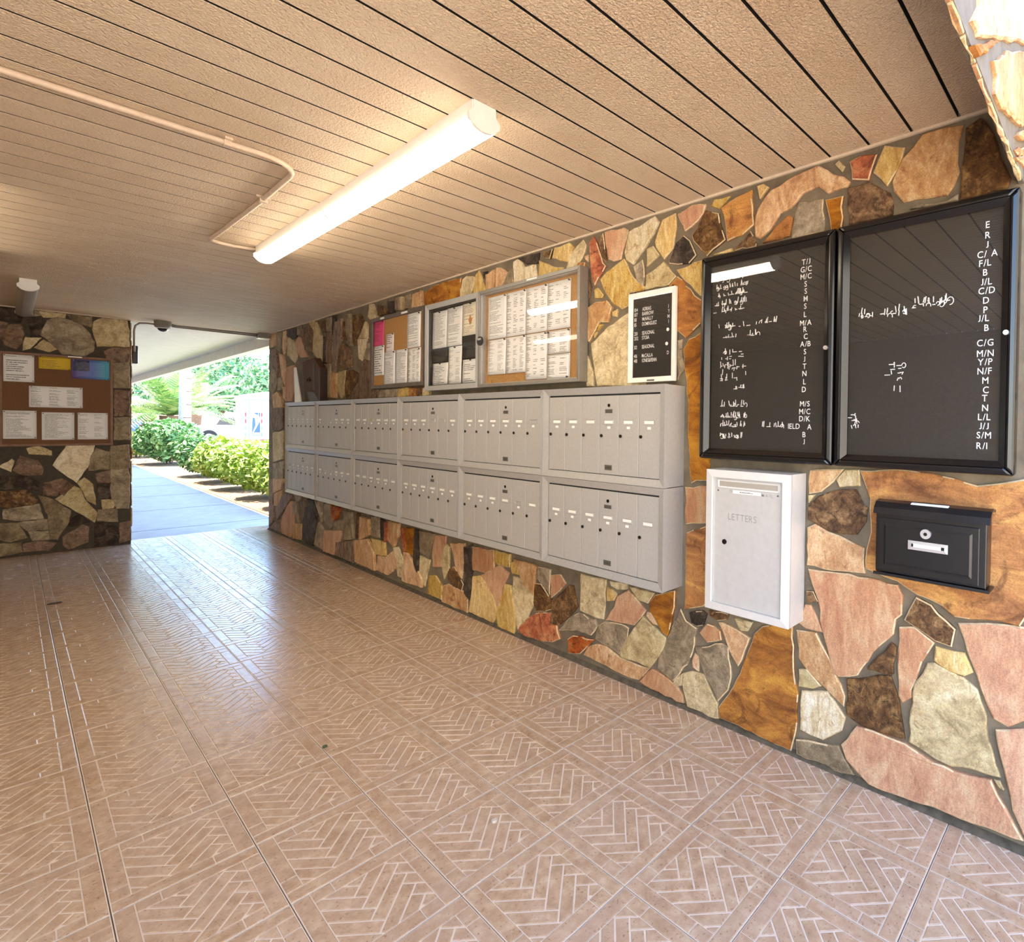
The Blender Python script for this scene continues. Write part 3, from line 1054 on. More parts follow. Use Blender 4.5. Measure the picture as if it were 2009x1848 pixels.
def clipped_mesh(mb, xmax):
    """the tile cut off straight at the wall"""
    me = bpy.data.meshes.new('tile_cut')
    me.from_pydata(mb.v, [], mb.f)
    me.polygons.foreach_set('material_index', mb.mi)
    bm = bmesh.new(); bm.from_mesh(me)
    bmesh.ops.bisect_plane(bm, geom=bm.verts[:] + bm.edges[:] + bm.faces[:], plane_co=(xmax, 0, 0), plane_no=(1, 0, 0), clear_outer=True)
    bmesh.ops.recalc_face_normals(bm, faces=bm.faces)
    bm.to_mesh(me); bm.free()
    me.materials.append(M['tile']); me.materials.append(M['tile_base'])
    return me
cols_ = range(-10, 4)
rows_ = range(-13, 21)
cut = None
sv, sf, smi = [], [], []
nv = len(tm.v)
rot_choices = [0, 1, 2, 3]
trng = random.Random(77)
for i in cols_:
    for j in rows_:
        cx = X0 + (i + 0.5) * TP; cy = Y0 + (j + 0.5) * TP
        if cx + TS / 2 < -2.7 or cy + TS / 2 > FAR + 0.24:
            continue
        last = cx + TS / 2 > D
        if cx > -0.20 and cy > 0.1:
            if last:
                if cut is None: cut = clipped_mesh(tm, D - cx - 0.002)
                o = share('tile', cut, floor, (cx, cy, 0))
            else:
                if full_tile is None:
                    full_tile = clipped_mesh(tm, 5.0)
                o = share('tile', full_tile, floor, (cx, cy, 0))
        else:
            # outside the picture: joined into one field
            if last:
                if cut is None: cut = clipped_mesh(tm, D - cx - 0.002)
                share('tile', cut, floor, (cx, cy, 0))
                continue
            off = len(sv)
            sv.extend([(x + cx, y_ + cy, z) for x, y_, z in tm.v])
            sf.extend([tuple(q + off for q in f) for f in tm.f]); smi.extend(tm.mi)
fld = MB(); fld.v = sv; fld.f = sf; fld.mi = smi
fo = fld.build('tile_field', [M['tile'], M['tile_base']], floor)
fo['kind'] = 'stuff'
# strip of mortar where the wall meets the floor
t3 = MB()
t3.loft([[(D, -1.6, 0.0), (D - 0.020, -1.6, 0.0), (D, -1.6, 0.022)], [(D, 8.12, 0.0), (D - 0.020, 8.12, 0.0), (D, 8.12, 0.022)]])
tag(t3.build('trim_3', plain('dirty_mortar', (84, 76, 62), 0.9, var=0.4, scale=30, bump=0.6)), kind='structure')

# ================================================================== things on the mail wall
# ---- mailbox units: two rows of six, six doors each
UW, UH, UD = 0.8932, 0.4886, 0.155
def uloc(col, row):
    """origin of a unit: bottom edge on the wall, at its end nearest the camera"""
    return (D, 1.606 + col * UW, 0.586 + row * UH)
def U(y, z, d):      # y from the near end, z up, d off the wall, in the unit's own frame
    return (-d, y, z)
def local(mb, name, mats, bevel=0):
    me = bpy.data.meshes.new(name)
    me.from_pydata(mb.v, [], mb.f)
    bm = bmesh.new(); bm.from_mesh(me)
    bmesh.ops.recalc_face_normals(bm, faces=bm.faces)
    if bevel:
        bmesh.ops.bevel(bm, geom=[e for e in bm.edges if e.calc_face_angle(0) > 0.6], offset=bevel, segments=1, affect='EDGES')
    bm.to_mesh(me); bm.free()
    for m in (mats if isinstance(mats, list) else [mats]):
        me.materials.append(m)
    return me
def ubox(y0, y1, z0, z1, d0, d1):
    return MB().box(U(y0, z0, d0), U(y1, z1, d1))
FWm = 0.036
body_me = local(ubox(0.002, UW - 0.002, 0.002, UH - 0.002, 0.0, 0.128), 'mailbox_body', M['alu'])
fr_mbs = frame_bars(0.001, UW - 0.001, 0.001, UH - 0.001, FWm, UD, UD - 0.012, 0.126, P=U)
fr_me = [local(b, 'mailbox_frame_bar', M['alu']) for b in fr_mbs]
back_me = local(ubox(FWm, UW - FWm, FWm, UH - FWm, 0.127, 0.131), 'mailbox_reveal', M['gap'])
DW = (UW - 2 * FWm - 0.006) / 6
DH0, DH1 = FWm + 0.004, UH - FWm - 0.010
door_me = local(MB().box((-0.004, -DW / 2 + 0.0014, DH0), (0.004, DW / 2 - 0.0014, DH1)), 'mailbox_door', M['alu_door'], 0.0012)
slotz = DH1 - 0.135
slot_me = local(frame_mb(-0.034, 0.034, slotz - 0.011, slotz + 0.011, 0.004, 0.0075, 0.0065, 0.0, P=lambda y, z, d: (-d, y, z)), 'name_slot', M['alu'])
slip_me = local(MB().box((-0.0060, -0.029, slotz - 0.007), (-0.0036, 0.029, slotz + 0.007)), 'name_slip', M['slip'])
slipg_me = local(MB().box((-0.0060, -0.029, slotz - 0.007), (-0.0036, 0.029, slotz + 0.007)), 'name_slip_green', M['slip_green'])
dot_me = local(MB().box((-0.0055, -0.010, slotz - 0.034), (-0.0036, 0.010, slotz - 0.022)), 'number_sticker', M['slip'])
lockz = (DH0 + DH1) / 2 - 0.004
lock_me = local(MB().cyl((-0.003, DW / 2 - 0.016, lockz), (-0.0085, DW / 2 - 0.016, lockz), 0.0085, 14).cyl((-0.0085, DW / 2 - 0.016, lockz), (-0.0095, DW / 2 - 0.016, lockz), 0.0035, 10), 'door_lock', M['lock'])
mlock_me = local(MB().cyl((-0.003, 0, DH1 - 0.050), (-0.007, 0, DH1 - 0.050), 0.0085, 14), 'master_lock', M['black'])
mplate_me = local(MB().box((-0.0065, -0.026, DH1 - 0.089), (-0.0036, 0.026, DH1 - 0.070)), 'lock_plate', M['plate'], 0.0008)
uplate_me = local(MB().box((-0.0065, -0.026, DH0 + 0.022), (-0.0036, 0.026, DH0 + 0.048)), 'mail_plate', M['plate'], 0.0008)
pl = MB()
text_to(pl, 'US MAIL', 0.011, lambda x, h: (-0.0068, -x, DH0 + 0.031 + h), anchor='c')
pltxt_me = local(pl, 'plate_lettering', M['gap'])
ORD = ['nearest the black letter boards', 'second from the black letter boards', 'third from the black letter boards',
       'third from the far outdoor opening', 'second from the far outdoor opening', 'nearest the far outdoor opening']
urng = random.Random(19)
for row in (1, 0):
    for col in range(6):
        u = empty('mailbox_unit', uloc(col, row))
        tag(u, ('upper row' if row else 'lower row') + ' aluminium six-door mailbox unit, ' + ORD[col], 'mailbox', 'wall mailboxes in two rows of six units')
        share('body', body_me, u); share('reveal', back_me, u)
        for f in fr_me: share('frame_bar', f, u)
        for k in range(6):
            yc = UW - FWm - 0.003 - (k + 0.5) * DW
            dr = share('door', door_me, u, (-0.135, yc, 0))
            share('name_slot', slot_me, dr)
            r = urng.random()
            if col == 3 and row == 1 and k == 2:
                share('name_slip', slipg_me, dr)
            elif r < 0.78:
                share('name_slip', slip_me, dr)
            if urng.random() < 0.8:
                share('number_sticker', dot_me, dr)
            share('lock', lock_me, dr)
            if k == 3:
                share('master_lock', mlock_me, dr); share('lock_plate', mplate_me, dr)
                share('mail_plate', uplate_me, dr); share('plate_lettering', pltxt_me, dr)

# ---- glass-fronted black letter boards
def black_board(name, label, y0, y1, z0, z1, rows, marks, seed):
    r = empty(name, W((y0 + y1) / 2, z0, 0.016))
    tag(r, label, 'letter board', None)
    wbox(MB(), y0 + 0.004, y1 - 0.004, z0 + 0.004, z1 - 0.004, 0.016, 0.040).build('back_box', M['black'], r, bevel=0.004)
    # rounded rim: outer bead, then a sloping inner face
    for b in frame_bars(y0, y1, z0, z1, 0.026, 0.072, 0.078, 0.018):
        b.build('frame_bar', M['black'], r, bevel=0.008)
    for b in frame_bars(y0 + 0.026, y1 - 0.026, z0 + 0.026, z1 - 0.026, 0.020, 0.074, 0.056, 0.040):
        b.build('inner_frame_bar', M['black'], r)
    iy0, iy1, iz0, iz1 = y0 + 0.046, y1 - 0.046, z0 + 0.046, z1 - 0.046
    f = wbox(MB(), iy0, iy1, iz0, iz1, 0.040, 0.044).build('felt_panel', M['felt'], r)
    rb = MB()
    z = iz0 + 0.004
    while z < iz1:
        wbox(rb, iy0, iy1, z, z + 0.0035, 0.044, 0.0455); z += 0.0085
    rbo = rb.build('felt_ribs', M['felt'], f); rbo['kind'] = 'stuff'
    for t, y, z in rows:
        m = MB()
        text_to(m, t, 0.031, wall_text(y, z - 0.011, 0.0462), gap=0.11, xs=0.86, anchor='c')
        m.build('letter_row', M['letter'], f)
    rg = random.Random(seed)
    for (my0, my1, mz0, mz1, n) in marks:      # white strokes for half-legible characters and for lamp glare across them
        m = MB()
        for _ in range(n):
            y = rg.uniform(my0, my1); z = rg.uniform(mz0, mz1)
            h = rg.uniform(0.010, 0.026); w = 0.0030
            kind = rg.random()
            if kind < 0.55:
                sl = rg.uniform(-0.004, 0.004)
                m.loft([[W(y, z, 0.0462), W(y + w, z, 0.0462), W(y + w, z, 0.0475), W(y, z, 0.0475)],
                        [W(y + sl, z + h, 0.0462), W(y + w + sl, z + h, 0.0462), W(y + w + sl, z + h, 0.0475), W(y + sl, z + h, 0.0475)]])
            elif kind < 0.8:
                wbox(m, y, y + h * 0.8, z, z + w, 0.0462, 0.0475)
            else:
                rr = h * 0.4
                pth = [W(y + rr * math.cos(a), z + rr * 1.3 * math.sin(a), 0.0468) for a in [q * 0.7 for q in range(rg.randint(4, 9))]]
                m.tube(pth, 0.0015, 4)
        m.build('lettering_and_glare', M['letter'], f)
    g = MB()
    wbox(g, iy0 - 0.004, iy1 + 0.004, iz0 - 0.004, iz1 + 0.004, 0.0545, 0.0560)
    g.build('glass_pane', M['glass'], r)
    lk = MB().cyl(W(y0 + 0.030, (z0 + z1) / 2, 0.072), W(y0 + 0.030, (z0 + z1) / 2, 0.082), 0.008, 14)
    lk.build('lock', M['chrome'], r)
    return r
B1 = [('T/J', .971, 2.035), ('G/C', .970, 2.005), ('M/C', .970, 1.976), ('S', .971, 1.946), ('S', .970, 1.917), ('M', .970, 1.887), ('S', .971, 1.857),
      ('L', .971, 1.824), ('M/A', .968, 1.790), ('R', .970, 1.764), ('C', .967, 1.735), ('A/B', .968, 1.705), ('S', .969, 1.674), ('J', .971, 1.644),
      ('T', .970, 1.615), ('N', .970, 1.586), ('L', .969, 1.553), ('D', .971, 1.522), ('M/S', .966, 1.464), ('M/C', .966, 1.433), ('D/K', .966, 1.404),
      ('A', .945, 1.371), ('IELD', 1.012, 1.373), ('B', .967, 1.340), ('J', .967, 1.311)]
B2 = [('E', .340, 2.041), ('R', .339, 2.007), ('J', .340, 1.976), ('C/ A', .339, 1.946), ('F/L', .345, 1.917), ('B', .344, 1.886), ('J/L', .340, 1.855),
      ('C/D', .339, 1.826), ('D', .340, 1.794), ('P', .341, 1.763), ('J/L', .346, 1.736), ('B', .337, 1.704), ('C/G', .340, 1.655), ('M/N', .339, 1.620),
      ('Y/P', .339, 1.592), ('N/F', .340, 1.562), ('M', .337, 1.531), ('C', .335, 1.500), ('T', .338, 1.473), ('N', .336, 1.441), ('L/L', .338, 1.411),
      ('J/J', .338, 1.381), ('S/M', .338, 1.351), ('R/I', .343, 1.316)]
black_board('letter_board', 'smaller black-framed glass letter board beside the white directory sign', .842, 1.470, 1.222, 2.134, B1,
            [(1.24, 1.40, 2.020, 2.022, 26), (1.24, 1.40, 1.985, 1.988, 26), (1.24, 1.40, 1.950, 1.953, 24), (1.24, 1.40, 1.91, 1.915, 22), (1.25, 1.40, 1.88, 1.884, 16),
             (1.10, 1.39, 1.805, 1.812, 26), (1.28, 1.36, 1.76, 1.765, 10), (1.18, 1.24, 1.76, 1.765, 8), (1.24, 1.37, 1.66, 1.70, 16), (1.24, 1.37, 1.62, 1.64, 20),
             (1.24, 1.37, 1.57, 1.60, 14), (1.24, 1.30, 1.53, 1.54, 10), (1.24, 1.37, 1.455, 1.465, 22), (1.24, 1.37, 1.405, 1.415, 24), (1.24, 1.37, 1.365, 1.375, 22), (1.24, 1.37, 1.315, 1.325, 24), (1.06, 1.16, 1.366, 1.370, 12)], 5)
black_board('letter_board', 'larger black-framed glass letter board at the near end of the wall', .250, .836, 1.222, 2.134, B2,
            [(.42, .56, 1.795, 1.815, 26), (.58, .67, 1.775, 1.795, 14), (.70, .76, 1.78, 1.80, 10), (.59, .64, 1.56, 1.60, 12), (.60, .63, 1.50, 1.55, 4), (.75, .78, 1.36, 1.42, 12)], 6)

# ---- white-framed directory sign
dy0, dy1, dz0, dz1 = 1.646, 1.956, 1.586, 2.046
dr = empty('directory_sign', W((dy0 + dy1) / 2, dz0, 0.016))
tag(dr, 'small white-framed directory sign with unit numbers and names', 'sign')
wbox(MB(), dy0 + 0.004, dy1 - 0.004, dz0 + 0.004, dz1 - 0.004, 0.015, 0.022).build('back_panel', M['whiteframe'], dr)
for b in frame_bars(dy0, dy1, dz0, dz1, 0.027, 0.036, 0.030, 0.016):
    b.build('frame_bar', M['whiteframe'], dr, bevel=0.003)
fp = wbox(MB(), dy0 + 0.025, dy1 - 0.025, dz0 + 0.025, dz1 - 0.025, 0.022, 0.024).build('felt_panel', M['felt'], dr)
for num, nm, z in [('104', 'ADRIAS', 1.952), ('107', 'BARROW', 1.928), ('110', 'McNALLY', 1.902), ('115', 'DOMINGUEZ', 1.876), ('201', 'SEASONAL', 1.830),
                   ('202', 'STOIA', 1.806), ('312', 'SEASONAL', 1.760), ('416', 'McCALLA', 1.715), ('418', 'JONES&FENN', 1.690)]:
    m = MB()
    text_to(m, num, 0.026, wall_text(1.922, z, 0.0245), gap=0.08, xs=0.72)
    text_to(m, nm, 0.026, wall_text(1.868, z, 0.0245), gap=0.07, xs=0.66)
    m.build('letter_row', M['letter'], fp)
for ch, y, z in [('J', 1.700, 1.946), ('Y', 1.700, 1.922), ('M', 1.702, 1.897), ('I', 1.696, 1.872), ('D', 1.703, 1.719)]:
    m = MB(); text_to(m, ch, 0.026, wall_text(y, z, 0.0245), xs=0.72); m.build('letter_row', M['letter'], fp)
for y, z in [(1.699, 1.841), (1.705, 1.772)]:
    MB().cyl(W(y, z, 0.0235), W(y, z, 0.0255), 0.0085, 14).build('white_dot', M['letter'], fp)
wbox(MB(), dy0 + 0.024, dy1 - 0.024, dz0 + 0.024, dz1 - 0.024, 0.0285, 0.0295).build('glass_pane', M['glass'], dr)
wbox(MB(), 1.774, 1.822, dz0 + 0.006, dz0 + 0.013, 0.034, 0.0368).build('frame_plate', M['plate'], dr)
for y in (1.675, 1.925):
    MB().cyl(W(y, dz1 - 0.003, 0.018), W(y, dz1 + 0.010, 0.018), 0.005, 8).build('hook', M['lock'], dr)

# ---- papers
paper_n = [0]
def paper(P, a0, a1, b0, b1, d, mat, label, curl=0.004, pins=((0.5, 0.97),), flip=False, cat='paper', group=None, nm='paper_notice'):
    """a sheet hung on a board; a runs left to right in the picture, b up, d off the wall"""
    n = 7
    vs = []; fs = []; uvs = []
    rg = random.Random(paper_n[0]); paper_n[0] += 1
    ph = rg.uniform(0, 6)
    for j in range(n):
        for i in range(n):
            u = i / (n - 1); v = j / (n - 1)
            lift = curl * (abs(math.sin(2.2 * (v - 1) + ph * 0.1)) * 0.6 + 0.4 * (1 - v) * (0.5 + 0.5 * math.sin(ph + 5 * u)))
            vs.append(P(a0 + (a1 - a0) * u, b0 + (b1 - b0) * v, d + lift)); uvs.append((u, v))
    for j in range(n - 1):
        for i in range(n - 1):
            q = j * n + i
            fs.append((q, q + 1, q + n + 1, q + n))
    me = bpy.data.meshes.new(nm)
    c = Vector(P((a0 + a1) / 2, b0, d))
    me.from_pydata([tuple(Vector(p) - c) for p in vs], [], fs)
    ul = me.uv_layers.new(name='UVMap')
    for lp in me.loops:
        ul.data[lp.index].uv = uvs[lp.vertex_index]
    me.materials.append(mat)
    me.polygons.foreach_set('use_smooth', [True] * len(me.polygons))
    o = bpy.data.objects.new(nm, me)
    o.location = c
    COL.objects.link(o)
    md = o.modifiers.new('thick', 'SOLIDIFY'); md.thickness = 0.0004; md.offset = 0
    tag(o, label, cat, group)
    for (pu, pv) in pins:
        pa = a0 + (a1 - a0) * pu; pb = b0 + (b1 - b0) * pv
        m = MB(); m.cyl(P(pa, pb, d), P(pa, pb, d + 0.006), 0.0035, 8); m.cyl(P(pa, pb, d + 0.006), P(pa, pb, d + 0.012), 0.005, 8)
        m.build('pin', M['pin'], o)
    return o
PWy = lambda a, z, d: (D - d, -a, z)       # a = -y so that it grows to the right in the picture

# ---- small dark-framed cork board
cy0, cy1, cz0, cz1 = 4.112, 5.065, 1.655, 2.272
cb = empty('cork_board', W((cy0 + cy1) / 2, cz0, 0.016))
tag(cb, 'small cork board in a grey-brown frame with a pink sheet on it', 'cork board')
wbox(MB(), cy0 + 0.01, cy1 - 0.01, cz0 + 0.01, cz1 - 0.01, 0.015, 0.024).build('cork_panel', M['cork'], cb)
M['cork_frame'] = plain('cork_frame', (112, 102, 94), 0.45, 0.3, var=0.1)
for b in frame_bars(cy0, cy1, cz0, cz1, 0.030, 0.046, 0.040, 0.016):
    b.build('frame_bar', M['cork_frame'], cb, bevel=0.003)
for y0_, y1_ in ((4.79, 4.862), (4.37, 4.475)):
    wbox(MB(), y0_, y1_, 2.247, 2.262, 0.0435, 0.0455).build('frame_sticker', M['slip'], cb)
for (y0_, y1_, z0_, z1_, mt, lb) in [
    (4.826, 5.030, 2.030, 2.240, 'pink', 'bright pink printed sheet at the upper left of the small cork board'),
    (4.823, 5.025, 1.771, 2.028, 'big', 'white sheet with small coloured pictures under the pink sheet'),
    (4.642, 4.786, 1.963, 2.112, 'red', 'small red-headed card pinned mid-board on bare cork'),
    (4.616, 4.822, 1.689, 1.965, 'text', 'white notice with a bicycle drawing, bottom of the small cork board'),
    (4.401, 4.612, 1.688, 1.965, 'dense', 'closely printed white sheet between bicycle notice and letterhead sheet'),
    (4.179, 4.389, 1.687, 1.958, 'cols', 'white sheet with grey letterhead at the lower right of the cork board'),
    (4.182, 4.405, 1.963, 2.238, 'text', 'tall white typed sheet at the upper right of the small cork board')]:
    paper(PWy, -y1_, -y0_, z0_, z1_, 0.0265, PR[mt], lb, pins=((0.92, 0.96),))

# ---- aluminium display case with two glass doors
a0, a1, a2, az0, az1 = 2.280, 3.292, 4.012, 1.606, 2.248
ca = empty('display_case', W((a0 + a2) / 2, az0, 0.016))
tag(ca, 'aluminium notice case with two glass doors above the mailboxes', 'display case')
wbox(MB(), a0 + 0.004, a2 - 0.004, az0 + 0.004, az1 - 0.004, 0.015, 0.030).build('case_back', M['alu_dark'], ca)
for nm, b0, b1, wd, mt, kc in (('wide', a1, a2, 0.036, M['alu'], M['felt']), ('slim', a0, a1, 0.022, M['alu_dark'], M['cork'])):
    dp = wbox(MB(), b0 + wd, b1 - wd, az0 + wd, az1 - wd, 0.030, 0.033).build('backing_panel', kc, ca)
    for b in frame_bars(b0 + 0.001, b1 - 0.001, az0, az1, wd, 0.082, 0.074 if nm == 'wide' else 0.080, 0.016):
        b.build('door_frame_bar', mt, ca, bevel=0.002)
    for b in frame_bars(b0 + wd - 0.004, b1 - wd + 0.004, az0 + wd - 0.004, az1 - wd + 0.004, 0.007, 0.072, 0.068, 0.030):
        b.build('inner_trim_bar', M['gap'] if nm == 'wide' else M['alu'], ca)
    wbox(MB(), b0 + wd, b1 - wd, az0 + wd, az1 - wd, 0.0640, 0.0655).build('glass_pane', M['glass'], ca)
lk = MB().cyl(W(a1 - 0.035, 1.915, 0.078), W(a1 - 0.035, 1.915, 0.090), 0.030, 20).build('latch', M['gap'], ca)
wbox(MB(), a1 - 0.055, a1 - 0.018, 1.92, 1.933, 0.090, 0.093).build('latch_tongue', M['chrome'], lk)
wbox(MB(), 2.66, 2.76, az1 - 0.013, az1 - 0.003, 0.0815, 0.0825).build('frame_sticker', M['slip'], ca)
sw = MB(); wbox(sw, a1 - 0.10, a1 - 0.03, az0 + 0.022, az0 + 0.05, 0.033, 0.037)
tag(sw.build('wood_block', M['cork'], None), 'tan wood scrap at the bottom left corner inside the slim glass door', 'block')
tag(wbox(MB(), 2.83, 3.05, az0 + 0.023, az0 + 0.055, 0.033, 0.037).build('wood_block', M['cork'], None), 'longer tan wood strip along the bottom inside the slim glass door', 'block')
for (y0_, y1_, z0_, z1_, mt, lb) in [
    (3.765, 3.970, 1.922, 2.195, 'dense', 'letter sheet with faint heading, top left inside the wide-framed glass door'),
    (3.556, 3.762, 1.922, 2.200, 'text', 'letter sheet with a grey block, top middle inside the wide-framed glass door'),
    (3.345, 3.552, 1.980, 2.205, 'cream', 'cream certificate with an orange diamond in the display case'),
    (3.752, 3.969, 1.812, 1.920, 'black', 'plain black card below the top left letter sheet'),
    (3.747, 3.968, 1.650, 1.810, 'big', 'sheet of ruled lines below the black card'),
    (3.560, 3.740, 1.648, 1.918, 'faint', 'pale blue-tinted sheet beside the black card'),
    (3.340, 3.500, 1.818, 1.900, 'black', 'torn black card below the diamond certificate'),
    (3.338, 3.548, 1.648, 1.812, 'big', 'crumpled sheet with small drawings below the torn black card')]:
    o = paper(PWy, -y1_, -y0_, z0_, z1_, 0.036, PR[mt], lb, curl=0.006)
    if mt == 'cream':
        dm = MB(); yc, zc = 3.450, 2.085
        dm.loft([[W(yc + a, zc + b, 0.0415) for a, b in ((0.022, 0), (0, -0.036), (-0.022, 0), (0, 0.036))], [W(yc + a, zc + b, 0.0425) for a, b in ((0.022, 0), (0, -0.036), (-0.022, 0), (0, 0.036))]])
        dm.build('diamond_print', plain('orange_diamond', (190, 128, 70), 0.6, var=0.2), o)
ROWN = ['upper', 'lower']
COLN = ['first', 'second', 'third', 'fourth']
for r_ in range(2):
    for c_ in range(4):
        ya = 3.235 - c_ * 0.2085
        zb = 1.925 if r_ == 0 else 1.640
        mt = [['text', 'cols', 'cols', 'cols'], ['faint', 'cols', 'cols', 'box']][r_][c_]
        z0_, z1_ = (zb, 2.205) if r_ == 0 else ((1.690 if c_ < 2 else zb), 1.920)
        if r_ == 1 and c_ == 3:
            paper(PWy, -ya, -ya + 0.205, 1.782, 1.918, 0.036, PR['box'], 'upper boxed table sheet in the lower right corner of the display case', pins=((0.05, 0.95), (0.95, 0.95)))
            paper(PWy, -ya, -ya + 0.205, 1.635, 1.778, 0.036, PR['box'], 'lower boxed table sheet in the lower right corner of the display case', pins=((0.9, 0.05),))
        else:
            paper(PWy, -ya, -ya + 0.205, z0_, z1_, 0.036, PR[mt], '%s-row typed sheet, %s from the left behind the slim glass door' % (ROWN[r_], COLN[c_]), pins=((0.95, 0.97),))

# ---- aluminium LETTERS drop box
ly0, ly1, lz0, lz1, ld = 0.975, 1.372, 0.574, 1.181, 0.150
lb = empty('letter_drop_box', W((ly0 + ly1) / 2, lz0, 0.0))
tag(lb, 'tall silver drop box marked LETTERS below the smaller letter board', 'letter box')
wbox(MB(), ly0, ly1, lz0, lz1, 0.006, ld - 0.014).build('body', M['silver'], lb)
for b in frame_bars(ly0, ly1, lz0, lz1, 0.032, ld - 0.004, ld + 0.001, ld - 0.016):
    b.build('frame_bar', M['silver_lip'], lb)
dd = wbox(MB(), ly0 + 0.034, ly1 - 0.034, lz0 + 0.034, lz1 - 0.034, ld - 0.014, ld - 0.010).build('door', M['silver'], lb)
for b in frame_bars(1.026, 1.314, 1.106, 1.140, 0.006, ld - 0.007, ld - 0.009, ld - 0.011):
    b.build('slot_rim', M['silver_lip'], dd)
wbox(MB(), 1.032, 1.308, 1.112, 1.134, ld - 0.010, ld - 0.0094).build('slot', plain('slot_shade', (168, 162, 150), 0.5), dd)
wbox(MB(), 1.108, 1.240, 1.086, 1.099, ld - 0.010, ld - 0.0088).build('paper_label', M['slip'], dd)
tl = MB()
rg_ = random.Random(2); yy = 1.205
while yy > 1.145:
    ww = rg_.uniform(0.002, 0.005); wbox(tl, yy - ww, yy, 1.0905, 1.0905 + rg_.uniform(0.003, 0.005), ld - 0.0089, ld - 0.0085); yy -= ww + 0.0015
tl.build('label_print', M['plate'], dd)
tl = MB(); text_to(tl, 'LETTERS', 0.040, wall_text(1.262, 0.972, ld - 0.0096), gap=0.12, xs=0.84); tl.build('engraved_letters', M['engrave'], dd)
tl = MB(); text_to(tl, 'MAIL', 0.018, wall_text(1.104, 1.084, ld - 0.0096), gap=0.3); text_to(tl, 'O', 0.018, wall_text(1.256, 1.088, ld - 0.0096)); tl.build('engraved_letters', M['engrave'], dd)
MB().cyl(W(1.278, 0.875, ld - 0.012), W(1.278, 0.875, ld - 0.006), 0.011, 16).build('keyhole', M['black'], dd)
for y in (1.314, 1.031):
    MB().cyl(W(y, 1.093, ld - 0.011), W(y, 1.093, ld - 0.0085), 0.004, 10).build('screw', M['plate'], dd)

# ---- black steel mailbox
by0, by1, bz0, bz1, bd = 0.306, 0.664, 0.847, 1.108, 0.110
bb = empty('steel_mailbox', W((by0 + by1) / 2, bz0, 0.0))
tag(bb, 'small black steel mailbox with a round lock below the larger letter board', 'mailbox')
wbox(MB(), by0 + 0.010, by1 - 0.006, bz0 + 0.008, 1.080, 0.008, bd - 0.012).build('body', M['blackbox'], bb, bevel=0.006)
prof = [(0.010, 1.104), (0.060, 1.112), (0.090, 1.106), (bd + 0.002, 1.088), (bd + 0.010, 1.066), (bd + 0.007, 1.066), (bd - 0.003, 1.082), (0.086, 1.098), (0.060, 1.104), (0.010, 1.096)]
m = MB(); m.loft([[W(by0 - 0.002, z, d) for d, z in prof], [W(by1 + 0.002, z, d) for d, z in prof]])
lid = m.build('lid', M['blackbox'], bb)
ang = MB(); ang.loft([[W(y, z, d) for d, z in ((0.078, 1.1035), (0.094, 1.1050), (0.094, 1.1062), (0.078, 1.1105))] for y in (0.430, 0.548)])
ang.build('label_strip', M['slip'], lid)
fpn = wbox(MB(), by0 + 0.008, by1 - 0.004, bz0 + 0.010, 1.076, bd - 0.014, bd - 0.004).build('front_panel', M['blackbox'], bb, bevel=0.004)
wbox(MB(), 0.334, 0.651, 0.864, 1.052, bd - 0.006, bd).build('raised_plate', M['blackbox'], fpn, bevel=0.004)
for b in frame_bars(0.352, 0.633, 0.882, 1.034, 0.010, bd - 0.001, bd + 0.003, bd - 0.003):
    b.build('embossed_rim', M['blackbox'], fpn)
lk = MB().cyl(W(0.493, 1.012, bd - 0.002), W(0.493, 1.012, bd + 0.008), 0.0165, 22).build('lock', M['chrome'], fpn)
MB().cyl(W(0.493, 1.012, bd + 0.006), W(0.493, 1.012, bd + 0.0095), 0.006, 12).build('key_slot', M['lock'], lk)
nh = frame_mb(0.425, 0.549, 0.953, 0.984, 0.010, bd + 0.003, bd + 0.004, bd - 0.002)
npo = nh.build('name_holder', M['chrome'], fpn)
wbox(MB(), 0.446, 0.532, 0.960, 0.977, bd - 0.001, bd + 0.002).build('name_slip', M['slip'], npo)
m = MB(); m.loft([[W(y, z, d) for d, z in ((0.010, bz0), (bd + 0.004, bz0), (bd + 0.004, bz0 + 0.010), (bd, bz0 + 0.010), (bd - 0.002, bz0 + 0.004), (0.010, bz0 + 0.004))] for y in (by0 - 0.002, by1)])
m.build('bottom_lip', M['blackbox'], bb)

# ---- parcel and wrapped sheet standing on the mailboxes
zt = 0.586 + 2 * UH
pc = empty('parcel', W(6.36, zt, 0.06))
tag(pc, 'dark brown cardboard parcel standing on the mailboxes near the far end', 'parcel')
op = [(6.56, zt), (6.14, zt), (6.14, zt + 0.335), (6.32, zt + 0.455), (6.66, zt + 0.430)]
m = MB(); m.loft([[W(y, z, 0.020) for y, z in op], [W(y, z, 0.085) for y, z in op]])
m.build('carton', M['parcel'], pc, bevel=0.004)
m = MB(); wbox(m, 6.135, 6.165, zt, zt + 0.33, 0.019, 0.0865); m.build('edge_tape', M['parcel_edge'], pc)
m = MB(); m.loft([[W(y, z, 0.0850) for y, z in ((6.42, zt), (6.14, zt), (6.30, zt + 0.10), (6.50, zt + 0.11))], [W(y, z, 0.0870) for y, z in ((6.42, zt), (6.14, zt), (6.30, zt + 0.10), (6.50, zt + 0.11))]])
m.build('dark_flap', M['parcel_edge'], pc)
m = MB(); wbox(m, 6.29, 6.33, zt + 0.12, zt + 0.40, 0.0850, 0.0866); m.build('tape_strip', M['parcel_edge'], pc)
m = MB(); m.tube([W(6.50, zt + 0.22, 0.086), W(6.47, zt + 0.25, 0.086), W(6.43, zt + 0.255, 0.086), W(6.405, zt + 0.235, 0.086), W(6.42, zt + 0.215, 0.086)], 0.008, 6)
